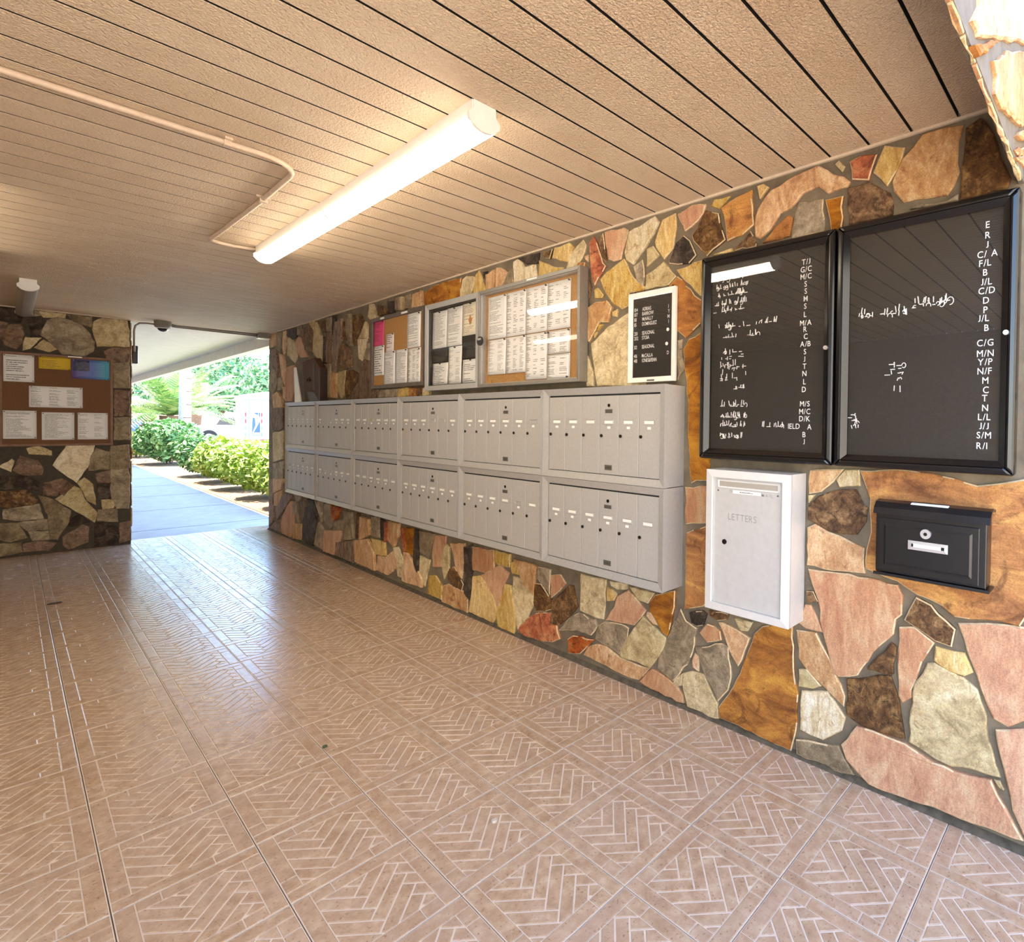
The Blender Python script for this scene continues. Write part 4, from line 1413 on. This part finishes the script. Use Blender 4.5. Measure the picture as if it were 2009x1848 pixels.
m.build('curved_print', M['parcel_edge'], pc)
ws = MB()
ws.loft([[W(6.80, zt + 0.001, 0.100), W(6.60, zt + 0.001, 0.100), W(6.60, zt + 0.001, 0.112), W(6.80, zt + 0.001, 0.112)],
         [W(6.84, zt + 0.18, 0.090), W(6.72, zt + 0.18, 0.090), W(6.72, zt + 0.18, 0.104), W(6.84, zt + 0.18, 0.104)],
         [W(6.90, zt + 0.385, 0.080), W(6.84, zt + 0.385, 0.080), W(6.84, zt + 0.385, 0.090), W(6.90, zt + 0.385, 0.090)]])
tag(ws.build('wrapped_sheet', M['plastic'], None, bevel=0.003), 'narrow white plastic-wrapped packet leaning beside the brown parcel', 'packet')

# ================================================================== ceiling fittings
def tube_lamp(label, x, y0, y1, sections, emit, tint=(255, 238, 212), w=0.112):
    r = empty('ceiling_lamp', (x, (y0 + y1) / 2, H))
    tag(r, label, 'lamp', 'ceiling tube lamps')
    m = MB()
    hp = [(-0.046, 0.0), (-0.046, -0.044), (-0.052, -0.056), (0.052, -0.056), (0.046, -0.044), (0.046, 0.0)]
    m.loft([[(x + a, y0 + 0.004, H + b) for a, b in hp], [(x + a, y1 - 0.004, H + b) for a, b in hp]])
    m.build('housing', M['white'], r)
    lp = [(-0.046, -0.052)] + [(-w / 2 * math.cos(t), -0.057 - 0.038 * math.sin(t)) for t in [math.pi * k / 10 for k in range(11)]] + [(0.046, -0.052)]
    if emit:
        dm = NT('lamp_diffuser')
        dm.b.inputs['Base Color'].default_value = (0.9, 0.9, 0.88, 1)
        dm.b.inputs['Emission Color'].default_value = lin(tint)
        dm.b.inputs['Emission Strength'].default_value = emit
        dm = dm.m
    else:
        dm = plain('lamp_diffuser_off', (150, 142, 132), 0.35)
    ys = [y0 + 0.012 + (y1 - y0 - 0.024) * s_ for s_ in sections]
    for k in range(len(ys) - 1):
        m = MB(); m.loft([[(x + a, ys[k] + 0.002, H + b) for a, b in lp], [(x + a, ys[k + 1] - 0.002, H + b) for a, b in lp]])
        m.build('diffuser', dm, r, smooth=False)
        if k:
            m = MB(); q = [(a * 1.05, b - 0.002) for a, b in lp]
            m.loft([[(x + a, ys[k] - 0.004, H + b) for a, b in q], [(x + a, ys[k] + 0.004, H + b) for a, b in q]])
            m.build('joint_band', M['plate'], r)
    cp = [(-0.042, 0.0), (-0.042, -0.028), (-0.060, -0.046), (-0.058, -0.066)] + [(-0.050 * math.cos(t), -0.064 - 0.030 * math.sin(t)) for t in [math.pi * (0.1 + 0.8 * k / 8) for k in range(9)]] + [(0.058, -0.066), (0.060, -0.046), (0.042, -0.028), (0.042, 0.0)]
    for ya in (y0, y1 - 0.012):
        m = MB(); m.loft([[(x + a, ya, H + b) for a, b in cp], [(x + a, ya + 0.012, H + b) for a, b in cp]])
        m.build('end_cap', M['white'], r)
    return r
tube_lamp('long lit double tube lamp on the ceiling in front of the mailboxes', 1.045, 1.645, 4.085, (0, 0.53, 1), LAMP_EMIT)
tube_lamp('lit tube lamp at the left edge of the picture', -0.105, 3.95, 5.50, (0, 1), LAMP_EMIT * 0.4)
tube_lamp('unlit tube lamp with a white end cap above the brown cork board', 0.112, 6.46, 8.15, (0, 1), 0)

# conduit from the lamp across the ceiling
def arc(cx, cy, r, a0_, a1_, n=6):
    return [(cx + r * math.cos(R(a0_ + (a1_ - a0_) * k / n)), cy + r * math.sin(R(a0_ + (a1_ - a0_) * k / n))) for k in range(n + 1)]
zc = H - 0.012
path = [(-2.6, 2.62), (-0.5, 2.62), (0.60, 2.62)] + arc(0.66, 2.76, 0.14, -90, 0) + [(0.800, 3.2)] + [(0.785, 3.9)] + arc(0.845, 4.06, 0.065, 180, 90, 5) + [(0.90, 4.13), (1.01, 4.10)]
cd = empty('ceiling_conduit', (0.8, 3.0, H))
tag(cd, 'painted conduit bending across the ceiling to the long tube lamp', 'conduit')
MB().tube([(a, b, zc) for a, b in path], 0.011, 8).build('pipe', M['conduit'], cd, smooth=True)
for (a, b, dx) in ((0.55, 2.62, 1), (0.80, 3.15, 0), (-0.6, 2.62, 1)):
    m = MB(); m.box((a - (0.012 if dx else 0.03), b - (0.03 if dx else 0.012), H - 0.008), (a + (0.012 if dx else 0.03), b + (0.03 if dx else 0.012), H))
    m.box((a - (0.012 if dx else 0.015), b - (0.015 if dx else 0.012), H - 0.027), (a + (0.012 if dx else 0.015), b + (0.015 if dx else 0.012), H - 0.006))
    m.build('clamp', M['conduit'], cd)

# security camera and pipes over the far opening
sc = empty('security_camera', (1.115, 8.02, H))
tag(sc, 'grey dome security camera on the ceiling over the far opening', 'camera')
def lathe(mb, c, prof, n=24):
    mb.loft([[(c[0] + r_ * math.cos(2 * math.pi * k / n), c[1] + r_ * math.sin(2 * math.pi * k / n), c[2] + z) for k in range(n)] for r_, z in prof])
    return mb
lathe(MB(), (1.115, 8.02, H), [(0.074, 0.0), (0.075, -0.055), (0.066, -0.070), (0.052, -0.076)]).build('mount', M['grey'], sc, smooth=False)
lathe(MB(), (1.115, 8.02, H), [(0.050, -0.070), (0.047, -0.088), (0.036, -0.104), (0.018, -0.113), (0.004, -0.116)]).build('dome', M['darkglass'], sc, smooth=True)
lathe(MB(), (1.115, 8.02, H), [(0.055, -0.074), (0.055, -0.080), (0.050, -0.082)]).build('dome_ring', M['white'], sc)
pp = empty('wall_conduit', (1.5, 8.13, H))
tag(pp, 'pair of grey pipes along the ceiling edge to a junction box', 'conduit')
MB().tube([(1.15, 8.06, H - 0.020), (1.25, 8.13, H - 0.020), (2.02, 8.08, H - 0.020)], 0.010, 8).build('pipe', M['grey'], pp, smooth=True)
MB().tube([(0.905, 8.22, 2.10), (0.905, 8.21, 2.33), (0.915, 8.20, 2.385), (0.945, 8.19, 2.412), (1.0, 8.17, 2.418), (1.30, 8.16, 2.410), (2.02, 8.10, 2.400)], 0.010, 8).build('pipe', M['steel'], pp, smooth=True)
jb = MB().box((2.00, 8.02, 2.375), (2.115, 8.12, H)).build('junction_box', M['grey'], pp, bevel=0.004)
MB().box((1.995, 8.015, 2.368), (2.12, 8.125, 2.376)).build('box_lid', M['white'], jb)
bs = empty('wall_speaker', (0.89, 8.33, 2.08))
tag(bs, 'small black device on the end of the far stone wall', 'speaker')
MB().box((0.892, 8.27, 1.975), (0.944, 8.39, 2.172)).build('case', M['black'], bs, bevel=0.010)
MB().box((0.876, 8.30, 2.03), (0.893, 8.36, 2.11)).build('bracket', M['black'], bs)

# ================================================================== far wall cork board
fx0, fx1, fz0, fz1 = -0.048, 0.735, 1.083, 2.000
PFa = lambda x, z, d: (x, FAR - d, z)
fc = empty('cork_board', (0.34, FAR - 0.016, fz0))
tag(fc, 'brown cork board with seven notices on the far stone wall', 'cork board')
MB().box((fx0 + 0.01, FAR - 0.015, fz0 + 0.01), (fx1 - 0.01, FAR - 0.026, fz1 - 0.01)).build('cork_panel', M['cork_brown'], fc)
for b in frame_bars(fx0, fx1, fz0, fz1, 0.020, 0.034, 0.032, 0.016, P=PFa):
    b.build('frame_bar', M['wood_tan'], fc)
MB().box((0.406, FAR - 0.034, 1.985), (0.506, FAR - 0.0355, 1.997)).build('frame_sticker', M['slip'], fc)
for (x0, x1, z0, z1, mt, lb_) in [
    (-0.020, 0.178, 1.712, 1.974, 'big', 'white notice with a boxed line, top left of the brown cork board'),
    (0.208, 0.424, 1.853, 1.975, 'yellow', 'yellow printed slip at the top of the brown cork board'),
    (0.434, 0.708, 1.772, 1.970, 'flyer', 'blue and violet flyer at the top right of the brown cork board'),
    (0.143, 0.510, 1.468, 1.678, 'cols', 'wide white table sheet alone in the middle of the brown cork board'),
    (-0.024, 0.192, 1.157, 1.432, 'text', 'white typed sheet at the bottom left of the brown cork board'),
    (0.226, 0.450, 1.144, 1.420, 'dense', 'white typed sheet at the bottom middle of the brown cork board'),
    (0.474, 0.695, 1.145, 1.422, 'faint', 'white sparsely typed sheet at the bottom right of the brown cork board')]:
    paper(PFa, x0, x1, z0, z1, 0.0285, PR[mt], lb_, pins=((0.96, 0.96), (0.04, 0.96), (0.96, 0.04)))

# small litter on the floor
def litter(x, y, s, label, mat):
    rg = random.Random(int(x * 1000))
    m = MB()
    ring = [(x + s * rg.uniform(0.7, 1.1) * math.cos(a), y + 0.6 * s * rg.uniform(0.7, 1.1) * math.sin(a)) for a in [2 * math.pi * k / 9 for k in range(9)]]
    m.loft([[(a, b, 0.0005) for a, b in ring], [(a, b, 0.004 + 0.004 * (k % 2)) for k, (a, b) in enumerate(ring)]])
    tag(m.build('fallen_leaf', mat), label, 'leaf')
litter(0.226, 5.94, 0.040, 'dark dry leaf on the floor tiles near the far wall', M['leafdry'])
litter(0.860, 2.514, 0.012, 'tiny green leaf scrap lying on a tile joint', plain('green_scrap', (60, 74, 50), 0.8))
litter(1.081, 1.609, 0.014, 'pale scrap lying on the tiles near the picture bottom', plain('pale_scrap', (200, 190, 176), 0.8))

# ================================================================== outdoors beyond the far opening
M['walk'] = plain('walk_concrete', (188, 190, 194), 0.7, var=0.10, scale=6, bump=0.15)
M['lot'] = plain('parking_lot', (186, 182, 176), 0.85, var=0.10, scale=2, bump=0.2)
M['mulch'] = plain('mulch', (128, 100, 74), 0.95, var=0.45, scale=14, bump=0.9)
M['soffit'] = plain('soffit_paint', (206, 198, 184), 0.8, var=0.06, scale=10, bump=0.2)
M['paving'] = plain('entrance_paving', (204, 192, 174), 0.8, var=0.1, scale=4)
def leaf_mat(name, a, b, c):
    t = NT(name)
    co = t.coords('Object')
    n = t.noise(co, 5.0, 3, 0.6)
    geo = t.n('ShaderNodeNewGeometry')
    r_ = t.math('MULTIPLY_ADD', geo.outputs['Random Per Island'], 0.7, t.math('MULTIPLY', n, 0.4))
    t.l(t.ramp(r_, [(0.2, lin(a)), (0.55, lin(b)), (0.9, lin(c))]), t.b.inputs['Base Color'])
    t.b.inputs['Roughness'].default_value = 0.5
    t.b.inputs['Transmission Weight'].default_value = 0.0
    return t.m
M['leaf'] = leaf_mat('hedge_leaf', (104, 138, 44), (164, 190, 70), (212, 222, 116))
M['leaf2'] = leaf_mat('bush_leaf', (64, 112, 60), (112, 160, 88), (172, 204, 130))
M['treeleaf'] = leaf_mat('tree_leaf', (64, 112, 76), (112, 156, 104), (176, 200, 140))
M['palmleaf'] = leaf_mat('palm_leaf', (84, 124, 62), (132, 166, 88), (180, 190, 104))
M['stem'] = plain('shrub_stem', (92, 74, 52), 0.9, var=0.2)
M['bark'] = plain('palm_bark', (122, 92, 70), 0.9, var=0.35, scale=18, bump=0.8)
M['palmtrunk'] = plain('pale_palm_trunk', (190, 188, 184), 0.8, var=0.15, scale=9, bump=0.3)

walk = MB().box((-1.2, FAR + 0.245, -0.12), (2.43, 40, -0.004)).build('ground_walkway', M['walk'])
tag(walk, kind='structure')
for yj in (9.05, 11.0, 13.0, 15.0, 17.0, 19.0):
    MB().box((-1.2, yj - 0.006, -0.004), (2.43, yj + 0.006, -0.0025)).build('joint_line', M['grout'], walk)
bed = MB().box((2.43, 8.15, -0.12), (3.95, 46, 0.01)).build('ground_bed', M['mulch'])
tag(bed, kind='structure')
lot = MB().box((3.95, -10, -0.14), (90, 110, -0.03)).build('ground_lot', M['lot'])
tag(lot, kind='structure')
g2 = MB().box((-60, 40, -0.16), (3.95, 110, -0.02)).build('ground_lawn', M['lot'])
tag(g2, kind='structure')
g3 = MB().box((-60, -40, -0.2), (D + 0.22, -3.2, -0.03)).build('ground_forecourt', M['paving'])
tag(g3, kind='structure')
g4 = MB().box((-60, -3.2, -0.2), (-2.7, FAR + 0.24, -0.03)).build('ground_side', M['paving'])
tag(g4, kind='structure')
sf = MB().box((-1.2, 8.36, H + 0.004), (2.13, 40, H + 0.25)).build('roof_soffit', M['soffit'])
tag(sf, kind='structure')
MB().box((2.13, 8.13, 2.300), (2.24, 40, H + 0.25)).build('edge_beam', M['soffit'], sf)
wo = MB().box((-1.35, FAR + 0.24, 0), (-1.2, 40, 2.6)).build('wall_outer', M['stucco'])
tag(wo, kind='structure')
# the storeys above the passage keep the sky out
rf = MB().box((-2.85, 0.265, H + 0.16), (D + 0.22, 8.36, 3.0)).build('roof_mass', M['stucco'])
tag(rf, kind='structure')

# unseen wall added behind the camera to bounce warm sunlight into the passage
wc = MB().box((-26, -11.4, 0), (14, -11, 8.5)).build('wall_bounce', plain('bounce_wall_stucco', (196, 184, 166), 0.9, var=0.06, scale=3))
tag(wc, kind='structure')

def leaves(name, mat, parent, blobs, n, size, seed, flat=0.5):
    """many small folded leaves filling a set of ellipsoids"""
    rg = np.random.default_rng(seed)
    tot = sum(b[3] * b[4] * b[5] for b in blobs)
    V = []; F = []
    for (cx, cy, cz, rx, ry, rz) in blobs:
        k = max(10, int(n * rx * ry * rz / tot))
        d = rg.normal(size=(k, 3)); d /= np.linalg.norm(d, axis=1)[:, None]
        rad = rg.uniform(0.45, 1.0, size=(k, 1)) ** 0.5
        P = d * rad * np.array([rx, ry, rz]) + np.array([cx, cy, cz])
        P[:, 2] = np.maximum(P[:, 2], 0.06)
        nrm = d * 0.5 + rg.normal(size=(k, 3)) * 0.6 + np.array([0, 0, flat]); nrm /= np.linalg.norm(nrm, axis=1)[:, None]
        t = np.cross(nrm, rg.normal(size=(k, 3))); t /= np.linalg.norm(t, axis=1)[:, None] + 1e-9
        b = np.cross(nrm, t)
        s = size * rg.uniform(0.6, 1.3, size=(k, 1))
        a0_ = P - t * s; a1_ = P + b * s * 0.42 + nrm * s * 0.12; a2_ = P + t * s; a3_ = P - b * s * 0.42 + nrm * s * 0.12
        base = len(V)
        Q = np.stack([a0_, a1_, a2_, a3_], axis=1).reshape(-1, 3)
        V.extend(map(tuple, Q))
        F.extend([(base + 4 * i, base + 4 * i + 1, base + 4 * i + 2, base + 4 * i + 3) for i in range(k)])
    off = Vector(parent.location)
    me = bpy.data.meshes.new(name)
    me.from_pydata([(x - off.x, y_ - off.y, z - off.z) for x, y_, z in V], [], F)
    me.materials.append(mat)
    o = bpy.data.objects.new(name, me)
    link(o, parent)
    o['kind'] = 'stuff'
    return o
def stems(parent, c, h, n, spread, r, mat, seed):
    rg = random.Random(seed)
    for _ in range(n):
        a = rg.uniform(0, 6.28); s_ = rg.uniform(0.2, 1) * spread
        MB().tube([(c[0] + 0.05 * math.cos(a), c[1] + 0.05 * math.sin(a), 0), (c[0] + s_ * 0.5 * math.cos(a), c[1] + s_ * 0.5 * math.sin(a), h * 0.5), (c[0] + s_ * math.cos(a), c[1] + s_ * math.sin(a), h)], [r, r * 0.8, r * 0.4], 6).build('stem', mat, parent)
def shrub(label, x, y, rx, ry, h, mat, n, size, seed, group=None):
    r = empty('shrub', (x, y, 0.01))
    tag(r, label, 'shrub', group)
    rg = random.Random(seed)
    bl = [(x, y, h * 0.52, rx, ry, h * 0.46)]
    for _ in range(5):
        bl.append((x + rg.uniform(-.5, .5) * rx, y + rg.uniform(-.5, .5) * ry, h * rg.uniform(0.45, 0.72), rx * 0.55, ry * 0.55, h * 0.30))
    leaves('foliage', mat, r, bl, n, size, seed)
    stems(r, (x, y), h * 0.6, 5, rx * 0.6, 0.012, M['stem'], seed)
    return r
HG = 'hedge shrubs along the walkway'
shrub('hedge shrub nearest the opening, beside the mail wall end', 3.06, 9.85, 0.60, 0.66, 1.00, M['leaf'], 4200, 0.06, 1, HG)
shrub('bright yellow-green hedge shrub, second from the opening', 3.08, 11.45, 0.64, 0.70, 1.04, M['leaf'], 4200, 0.06, 2, HG)
shrub('hedge shrub in the middle of the row below the mail truck', 3.10, 13.15, 0.62, 0.72, 1.03, M['leaf'], 4200, 0.06, 3, HG)
shrub('hedge shrub next to the round bush at the far end of the hedge', 3.12, 14.95, 0.60, 0.74, 1.02, M['leaf'], 3800, 0.065, 4, HG)
shrub('low shrub between the hedge and the round bush', 3.12, 16.8, 0.58, 0.76, 1.00, M['leaf2'], 3400, 0.065, 5, HG)
shrub('tall rounded dark green bush below the palms', 3.20, 22.0, 0.82, 1.1, 1.40, M['leaf2'], 4600, 0.09, 6)
shrub('low light green shrub at the far left beside the walkway', 2.98, 26.3, 0.45, 1.0, 0.95, M['leaf'], 2600, 0.06, 7)

def palm(label, x, y, zb, n, L, seed, mat, tr_r, name='palm'):
    r = empty(name, (x, y, 0))
    tag(r, label, 'palm')
    rg = random.Random(seed)
    MB().tube([(x, y, 0), (x, y, zb * 0.5), (x, y, zb)], [tr_r * 1.1, tr_r, tr_r * 1.25], 12).build('trunk', M['bark'], r)
    for k in range(n):
        a = 2.399 * k + rg.uniform(-.2, .2); el = R(rg.uniform(12, 78))
        pts = []; p = Vector((x, y, zb)); dirv = Vector((math.cos(a) * math.cos(el), math.sin(a) * math.cos(el), math.sin(el)))
        ln = L * rg.uniform(0.8, 1.1)
        m = MB()
        for j in range(13):
            pts.append(p.copy()); p = p + dirv * ln / 12; dirv = (dirv + Vector((0, 0, -0.085))).normalized()
        m.tube(pts, [0.022 * (1 - j / 14) + 0.004 for j in range(13)], 4)
        for j in range(1, 13):
            q = pts[j]; d_ = (pts[j] - pts[j - 1]).normalized()
            sd = d_.cross(Vector((0, 0, 1)))
            if sd.length < 0.05: sd = Vector((math.sin(a), -math.cos(a), 0))
            sd.normalize()
            for s_ in (-1, 1):
                for e in (0.0, 0.5):
                    b0 = q - d_ * e * ln / 12
                    ll = 0.26 * L * math.sin(math.pi * (0.15 + 0.8 * j / 13)) * rg.uniform(0.8, 1.1)
                    tip = b0 + (sd * s_ * 0.8 + d_ * 0.65 + Vector((0, 0, -0.18))) * ll
                    wv = d_ * 0.028
                    m.add([b0 - wv, b0 + wv, (b0 + tip) / 2 + wv, tip, (b0 + tip) / 2 - wv], [(0, 1, 2, 3, 4)])
        m.build('frond', mat, r)
    return r
palm('short feathery palm with arching fronds left of the pale trunk', 4.15, 28.2, 1.50, 30, 2.4, 4, M['palmleaf'], 0.28)
palm('smaller feathery palm at the far left behind the bush', 4.9, 40.0, 1.05, 22, 2.2, 8, M['palmleaf'], 0.25)
palm('feathery palm right of the pale trunk behind the white car', 8.2, 47.0, 2.1, 26, 3.0, 12, M['palmleaf'], 0.28)
rp = empty('royal_palm', (3.99, 24.6, 0))
tag(rp, 'tall palm with a smooth pale grey trunk beside the walkway roof', 'palm')
MB().tube([(3.99, 24.6, 0), (3.99, 24.6, 1.3), (4.00, 24.6, 2.6), (4.02, 24.6, 4.2), (4.04, 24.6, 6.5)], [0.20, 0.17, 0.165, 0.15, 0.12], 14).build('trunk', M['palmtrunk'], rp, smooth=True)
for k in range(9):
    zz = 0.5 + k * 0.45
    MB().tube([(3.99 + 0.004 * k, 24.6, zz), (3.99 + 0.004 * k, 24.6, zz + 0.03)], 0.178 - 0.003 * k, 14).build('trunk_ring', M['bark'], rp)
for k in range(10):
    a = 0.63 * k
    m = MB(); pts = [Vector((4.04, 24.6, 6.4)) + Vector((math.cos(a) * 2.6 * t, math.sin(a) * 2.6 * t, 1.6 * t - 2.4 * t * t)) for t in [j / 8 for j in range(9)]]
    m.tube(pts, 0.03, 4)
    for j in range(1, 9):
        d_ = (pts[j] - pts[j - 1]).normalized(); sd = d_.cross(Vector((0, 0, 1))).normalized()
        for s_ in (-1, 1):
            tip = pts[j] + sd * s_ * 0.6 + d_ * 0.3 + Vector((0, 0, -0.2))
            m.add([pts[j] - d_ * 0.06, pts[j] + d_ * 0.06, tip], [(0, 1, 2)])
    m.build('frond', M['palmleaf'], rp)

def tree(label, x, y, zt_, rx, rz, n, size, seed):
    r = empty('broadleaf_tree', (x, y, 0))
    tag(r, label, 'tree', 'trees behind the parking lot')
    rg = random.Random(seed)
    bl = [(x, y, zt_ - rz, rx, rx * 0.8, rz)]
    for _ in range(7):
        bl.append((x + rg.uniform(-.8, .8) * rx, y + rg.uniform(-.5, .5) * rx, zt_ - rz + rg.uniform(-.6, .5) * rz, rx * 0.45, rx * 0.4, rz * 0.4))
    leaves('crown', M['treeleaf'], r, bl, n, size, seed, 0.3)
    MB().tube([(x, y, 0), (x + 0.1, y, 1.6), (x + 0.3, y, zt_ - rz)], [0.32, 0.24, 0.12], 8).build('trunk', M['bark'], r)
    for k in range(4):
        a = rg.uniform(0, 6.28)
        MB().tube([(x + 0.1, y, 1.6), (x + 0.8 * math.cos(a), y + 0.8 * math.sin(a), 2.8), (x + 1.8 * math.cos(a), y + 1.5 * math.sin(a), 3.8)], [0.16, 0.10, 0.05], 6).build('branch', M['bark'], r)
tree('broad leafy tree behind the mail truck roof', 16.5, 54, 7.4, 4.4, 2.9, 5200, 0.24, 1)
tree('leafy tree behind the white car, left of the truck', 12.4, 62, 8.0, 3.9, 3.0, 4600, 0.27, 2)
tree('pale leafy tree behind the feathery palms', 7.4, 71, 6.8, 2.8, 2.6, 4200, 0.22, 3)
tree('distant leafy tree at the far left of the opening', 5.6, 82, 5.8, 2.6, 2.2, 3200, 0.24, 4)
tree('tall leafy tree right of the mail truck beyond the wall end', 25.0, 58, 9.6, 4.6, 3.4, 5200, 0.24, 5)

# ---- mail truck
M['truck'] = plain('truck_white', (240, 240, 238), 0.35, var=0.02)
M['truckblue'] = plain('truck_blue', (40, 78, 140), 0.4)
M['truckred'] = plain('truck_red', (176, 40, 52), 0.4)
M['trim_grey'] = plain('truck_seam', (110, 128, 150), 0.5)
M['tyre'] = plain('tyre', (30, 30, 32), 0.8)
def wheel(parent, x, y, r_=0.33):
    MB().cyl((x, y, r_), (x, y + 0.2, r_), r_, 22).build('tyre', M['tyre'], parent)
    MB().cyl((x, y - 0.012, r_), (x, y + 0.01, r_), r_ * 0.62, 18).build('hubcap', M['alu'], parent)
TX, TY, TS_ = 8.30, 36.0, 1.8
def Q(x, z):            # truck drawn at a reference size, then set to its own
    return TX + (x - 4.45) * TS_, 1.37 + (z - 1.37) * TS_
class TMB(MB):
    def build(s, name, mats, parent=None, **k):
        s.v = [(Q(x, z)[0], TY + (y - 20.0) * 0.9, max(Q(x, z)[1], -0.03)) for x, y, z in s.v]
        return MB.build(s, name, mats, parent, **k)
tx, ty = 4.45, 20.0
tk = empty('mail_truck', (TX + 2.7, TY + 1.1, -0.03))
tag(tk, 'white mail delivery truck with a blue emblem and red and blue stripes', 'truck')
prof = [(tx, 0.62), (tx, 1.92), (tx + 0.08, 1.99), (tx + 2.6, 1.99), (tx + 2.95, 1.35), (tx + 3.75, 1.15), (tx + 3.85, 0.95), (tx + 3.85, 0.62)]
m = TMB(); m.loft([[(a, ty, b) for a, b in prof], [(a, ty + 1.9, b) for a, b in prof]])
m.build('body', M['truck'], tk, bevel=0.03)
rp_ = [(tx - 0.09, 1.985), (tx + 0.10, 2.14), (tx + 0.6, 2.24), (tx + 2.4, 2.24), (tx + 2.75, 1.985)]
m = TMB(); m.loft([[(a, ty - 0.03, b) for a, b in rp_], [(a, ty + 1.93, b) for a, b in rp_]])
m.build('roof_cap', M['truck'], tk, bevel=0.04)
TMB().box((tx + 0.22, ty - 0.034, 2.08), (tx + 0.32, ty - 0.028, 2.115)).build('roof_marker', M['trim_grey'], tk)
for xs in (tx + 0.125,):
    TMB().box((xs - 0.012, ty - 0.012, 0.63), (xs + 0.012, ty + 0.01, 1.97)).build('panel_seam', M['trim_grey'], tk)
TMB().box((tx - 0.02, ty - 0.010, 1.955), (tx + 2.5, ty + 0.01, 1.985)).build('gutter', M['trim_grey'], tk)
# emblem: blue field with a white bird-like cut-out
ex0, ex1, ez0, ez1 = tx + 0.20, tx + 0.405, 0.985, 1.600
E_ = lambda u, v: (ex0 + (ex1 - ex0) * u, ty - 0.014, ez0 + (ez1 - ez0) * v)
def flat(name, polys, mat, parent, dep=0.012):
    m = TMB()
    for p in polys:
        a = [E_(u, v) for u, v in p]
        m.loft([a, [(q[0], q[1] + dep, q[2]) for q in a]])
    return m.build(name, mat, parent)
em = flat('emblem', [[(0, 0), (0.08, 0.02), (0.42, 0.36), (0.38, 0.68), (0.30, 0.73), (0.10, 0.75), (0.04, 0.62)],
                     [(0.20, 0.0), (1.0, 0.0), (1.0, 0.50), (0.93, 0.54)],
                     [(0.14, 0.99), (0.74, 0.99), (0.74, 0.84), (0.50, 0.90)],
                     [(0.80, 1.0), (1.0, 1.0), (1.0, 0.74), (0.86, 0.80)]], M['truckblue'], tk)
m = TMB(); xq = ex0
rg = random.Random(5)
for k in range(7):
    MBw = 0.022
    m.box((xq, ty - 0.012, 0.885), (xq + MBw, ty, 0.935)); xq += 0.030
m.build('vehicle_number', M['trim_grey'], tk)
for xs in (tx + 0.04, tx + 0.445):
    for k in range(4):
        zc_ = 1.53 - k * 0.20
        m = TMB(); m.loft([[(xs + 0.022 * math.cos(a), ty - 0.016, zc_ + 0.075 * math.sin(a)) for a in [2 * math.pi * q / 12 for q in range(12)]],
                          [(xs + 0.022 * math.cos(a), ty + 0.004, zc_ + 0.075 * math.sin(a)) for a in [2 * math.pi * q / 12 for q in range(12)]]])
        m.build('marker_light', M['truckred'] if k < 2 else M['trim_grey'], tk)
TMB().box((tx, ty - 0.010, 0.735), (tx + 2.6, ty + 0.01, 0.775)).build('red_stripe', M['truckred'], tk)
TMB().box((tx, ty - 0.010, 0.640), (tx + 2.6, ty + 0.01, 0.690)).build('blue_stripe', M['truckblue'], tk)
TMB().box((tx - 0.12, ty + 0.1, 0.62), (tx, ty + 1.8, 0.72)).build('bumper', M['trim_grey'], tk, bevel=0.02)
wheel(tk, TX + 1.8, TY - 0.02, 0.36); wheel(tk, TX + 4.4, TY - 0.02, 0.36)

def car(name, label, x, y, L, mat, h=1.48, seed=0):
    r = empty(name, (x + L / 2, y + 0.9, -0.03))
    tag(r, label, 'car')
    pr = [(x, 0.35), (x + 0.02, 0.80), (x + 0.20, 0.98), (x + 0.95, 1.02), (x + 1.30, h - 0.06), (x + 1.6, h), (x + L - 1.5, h), (x + L - 1.2, h - 0.08), (x + L - 0.75, 1.02), (x + L - 0.12, 0.92), (x + L, 0.72), (x + L, 0.35)]
    m = MB(); m.loft([[(a, y, b) for a, b in pr], [(a, y + 1.75, b) for a, b in pr]])
    m.build('body', mat, r, bevel=0.05)
    w = [(x + 1.18, 1.04), (x + 1.42, h - 0.10), (x + L / 2 - 0.05, h - 0.08), (x + L / 2 - 0.05, 1.04)]
    w2 = [(x + L / 2 + 0.05, 1.04), (x + L / 2 + 0.05, h - 0.08), (x + L - 1.55, h - 0.10), (x + L - 1.0, 1.04)]
    for q in (w, w2):
        m = MB(); m.loft([[(a, y - 0.006, b) for a, b in q], [(a, y + 0.02, b) for a, b in q]]); m.build('side_window', M['darkglass'], r)
    for xd in (x + 1.5, x + L / 2 + 0.25):
        MB().box((xd, y - 0.025, 0.93), (xd + 0.16, y, 0.965)).build('door_handle', M['trim_grey'], r, bevel=0.006)
    for xw in (x + 0.85, x + L - 0.85):
        m = MB(); ring = [(xw + 0.42 * math.cos(a), 0.33 + 0.42 * math.sin(a)) for a in [math.pi * k / 14 for k in range(15)]]
        m.loft([[(a, y - 0.012, b) for a, b in ring], [(a, y + 0.02, b) for a, b in ring]]); m.build('wheel_arch', M['tyre'], r)
        wheel(r, xw, y - 0.02)
    return r
car('parked_car', 'white car parked beyond the hedge, left of the mail truck', 6.80, 40.5, 4.4, M['truck'], 1.58)
car('parked_car', 'blue car parked far off at the left edge of the opening', 2.6, 50.0, 4.2, plain('car_blue', (52, 92, 150), 0.3), 1.45)

bpy.context.view_layer.update()
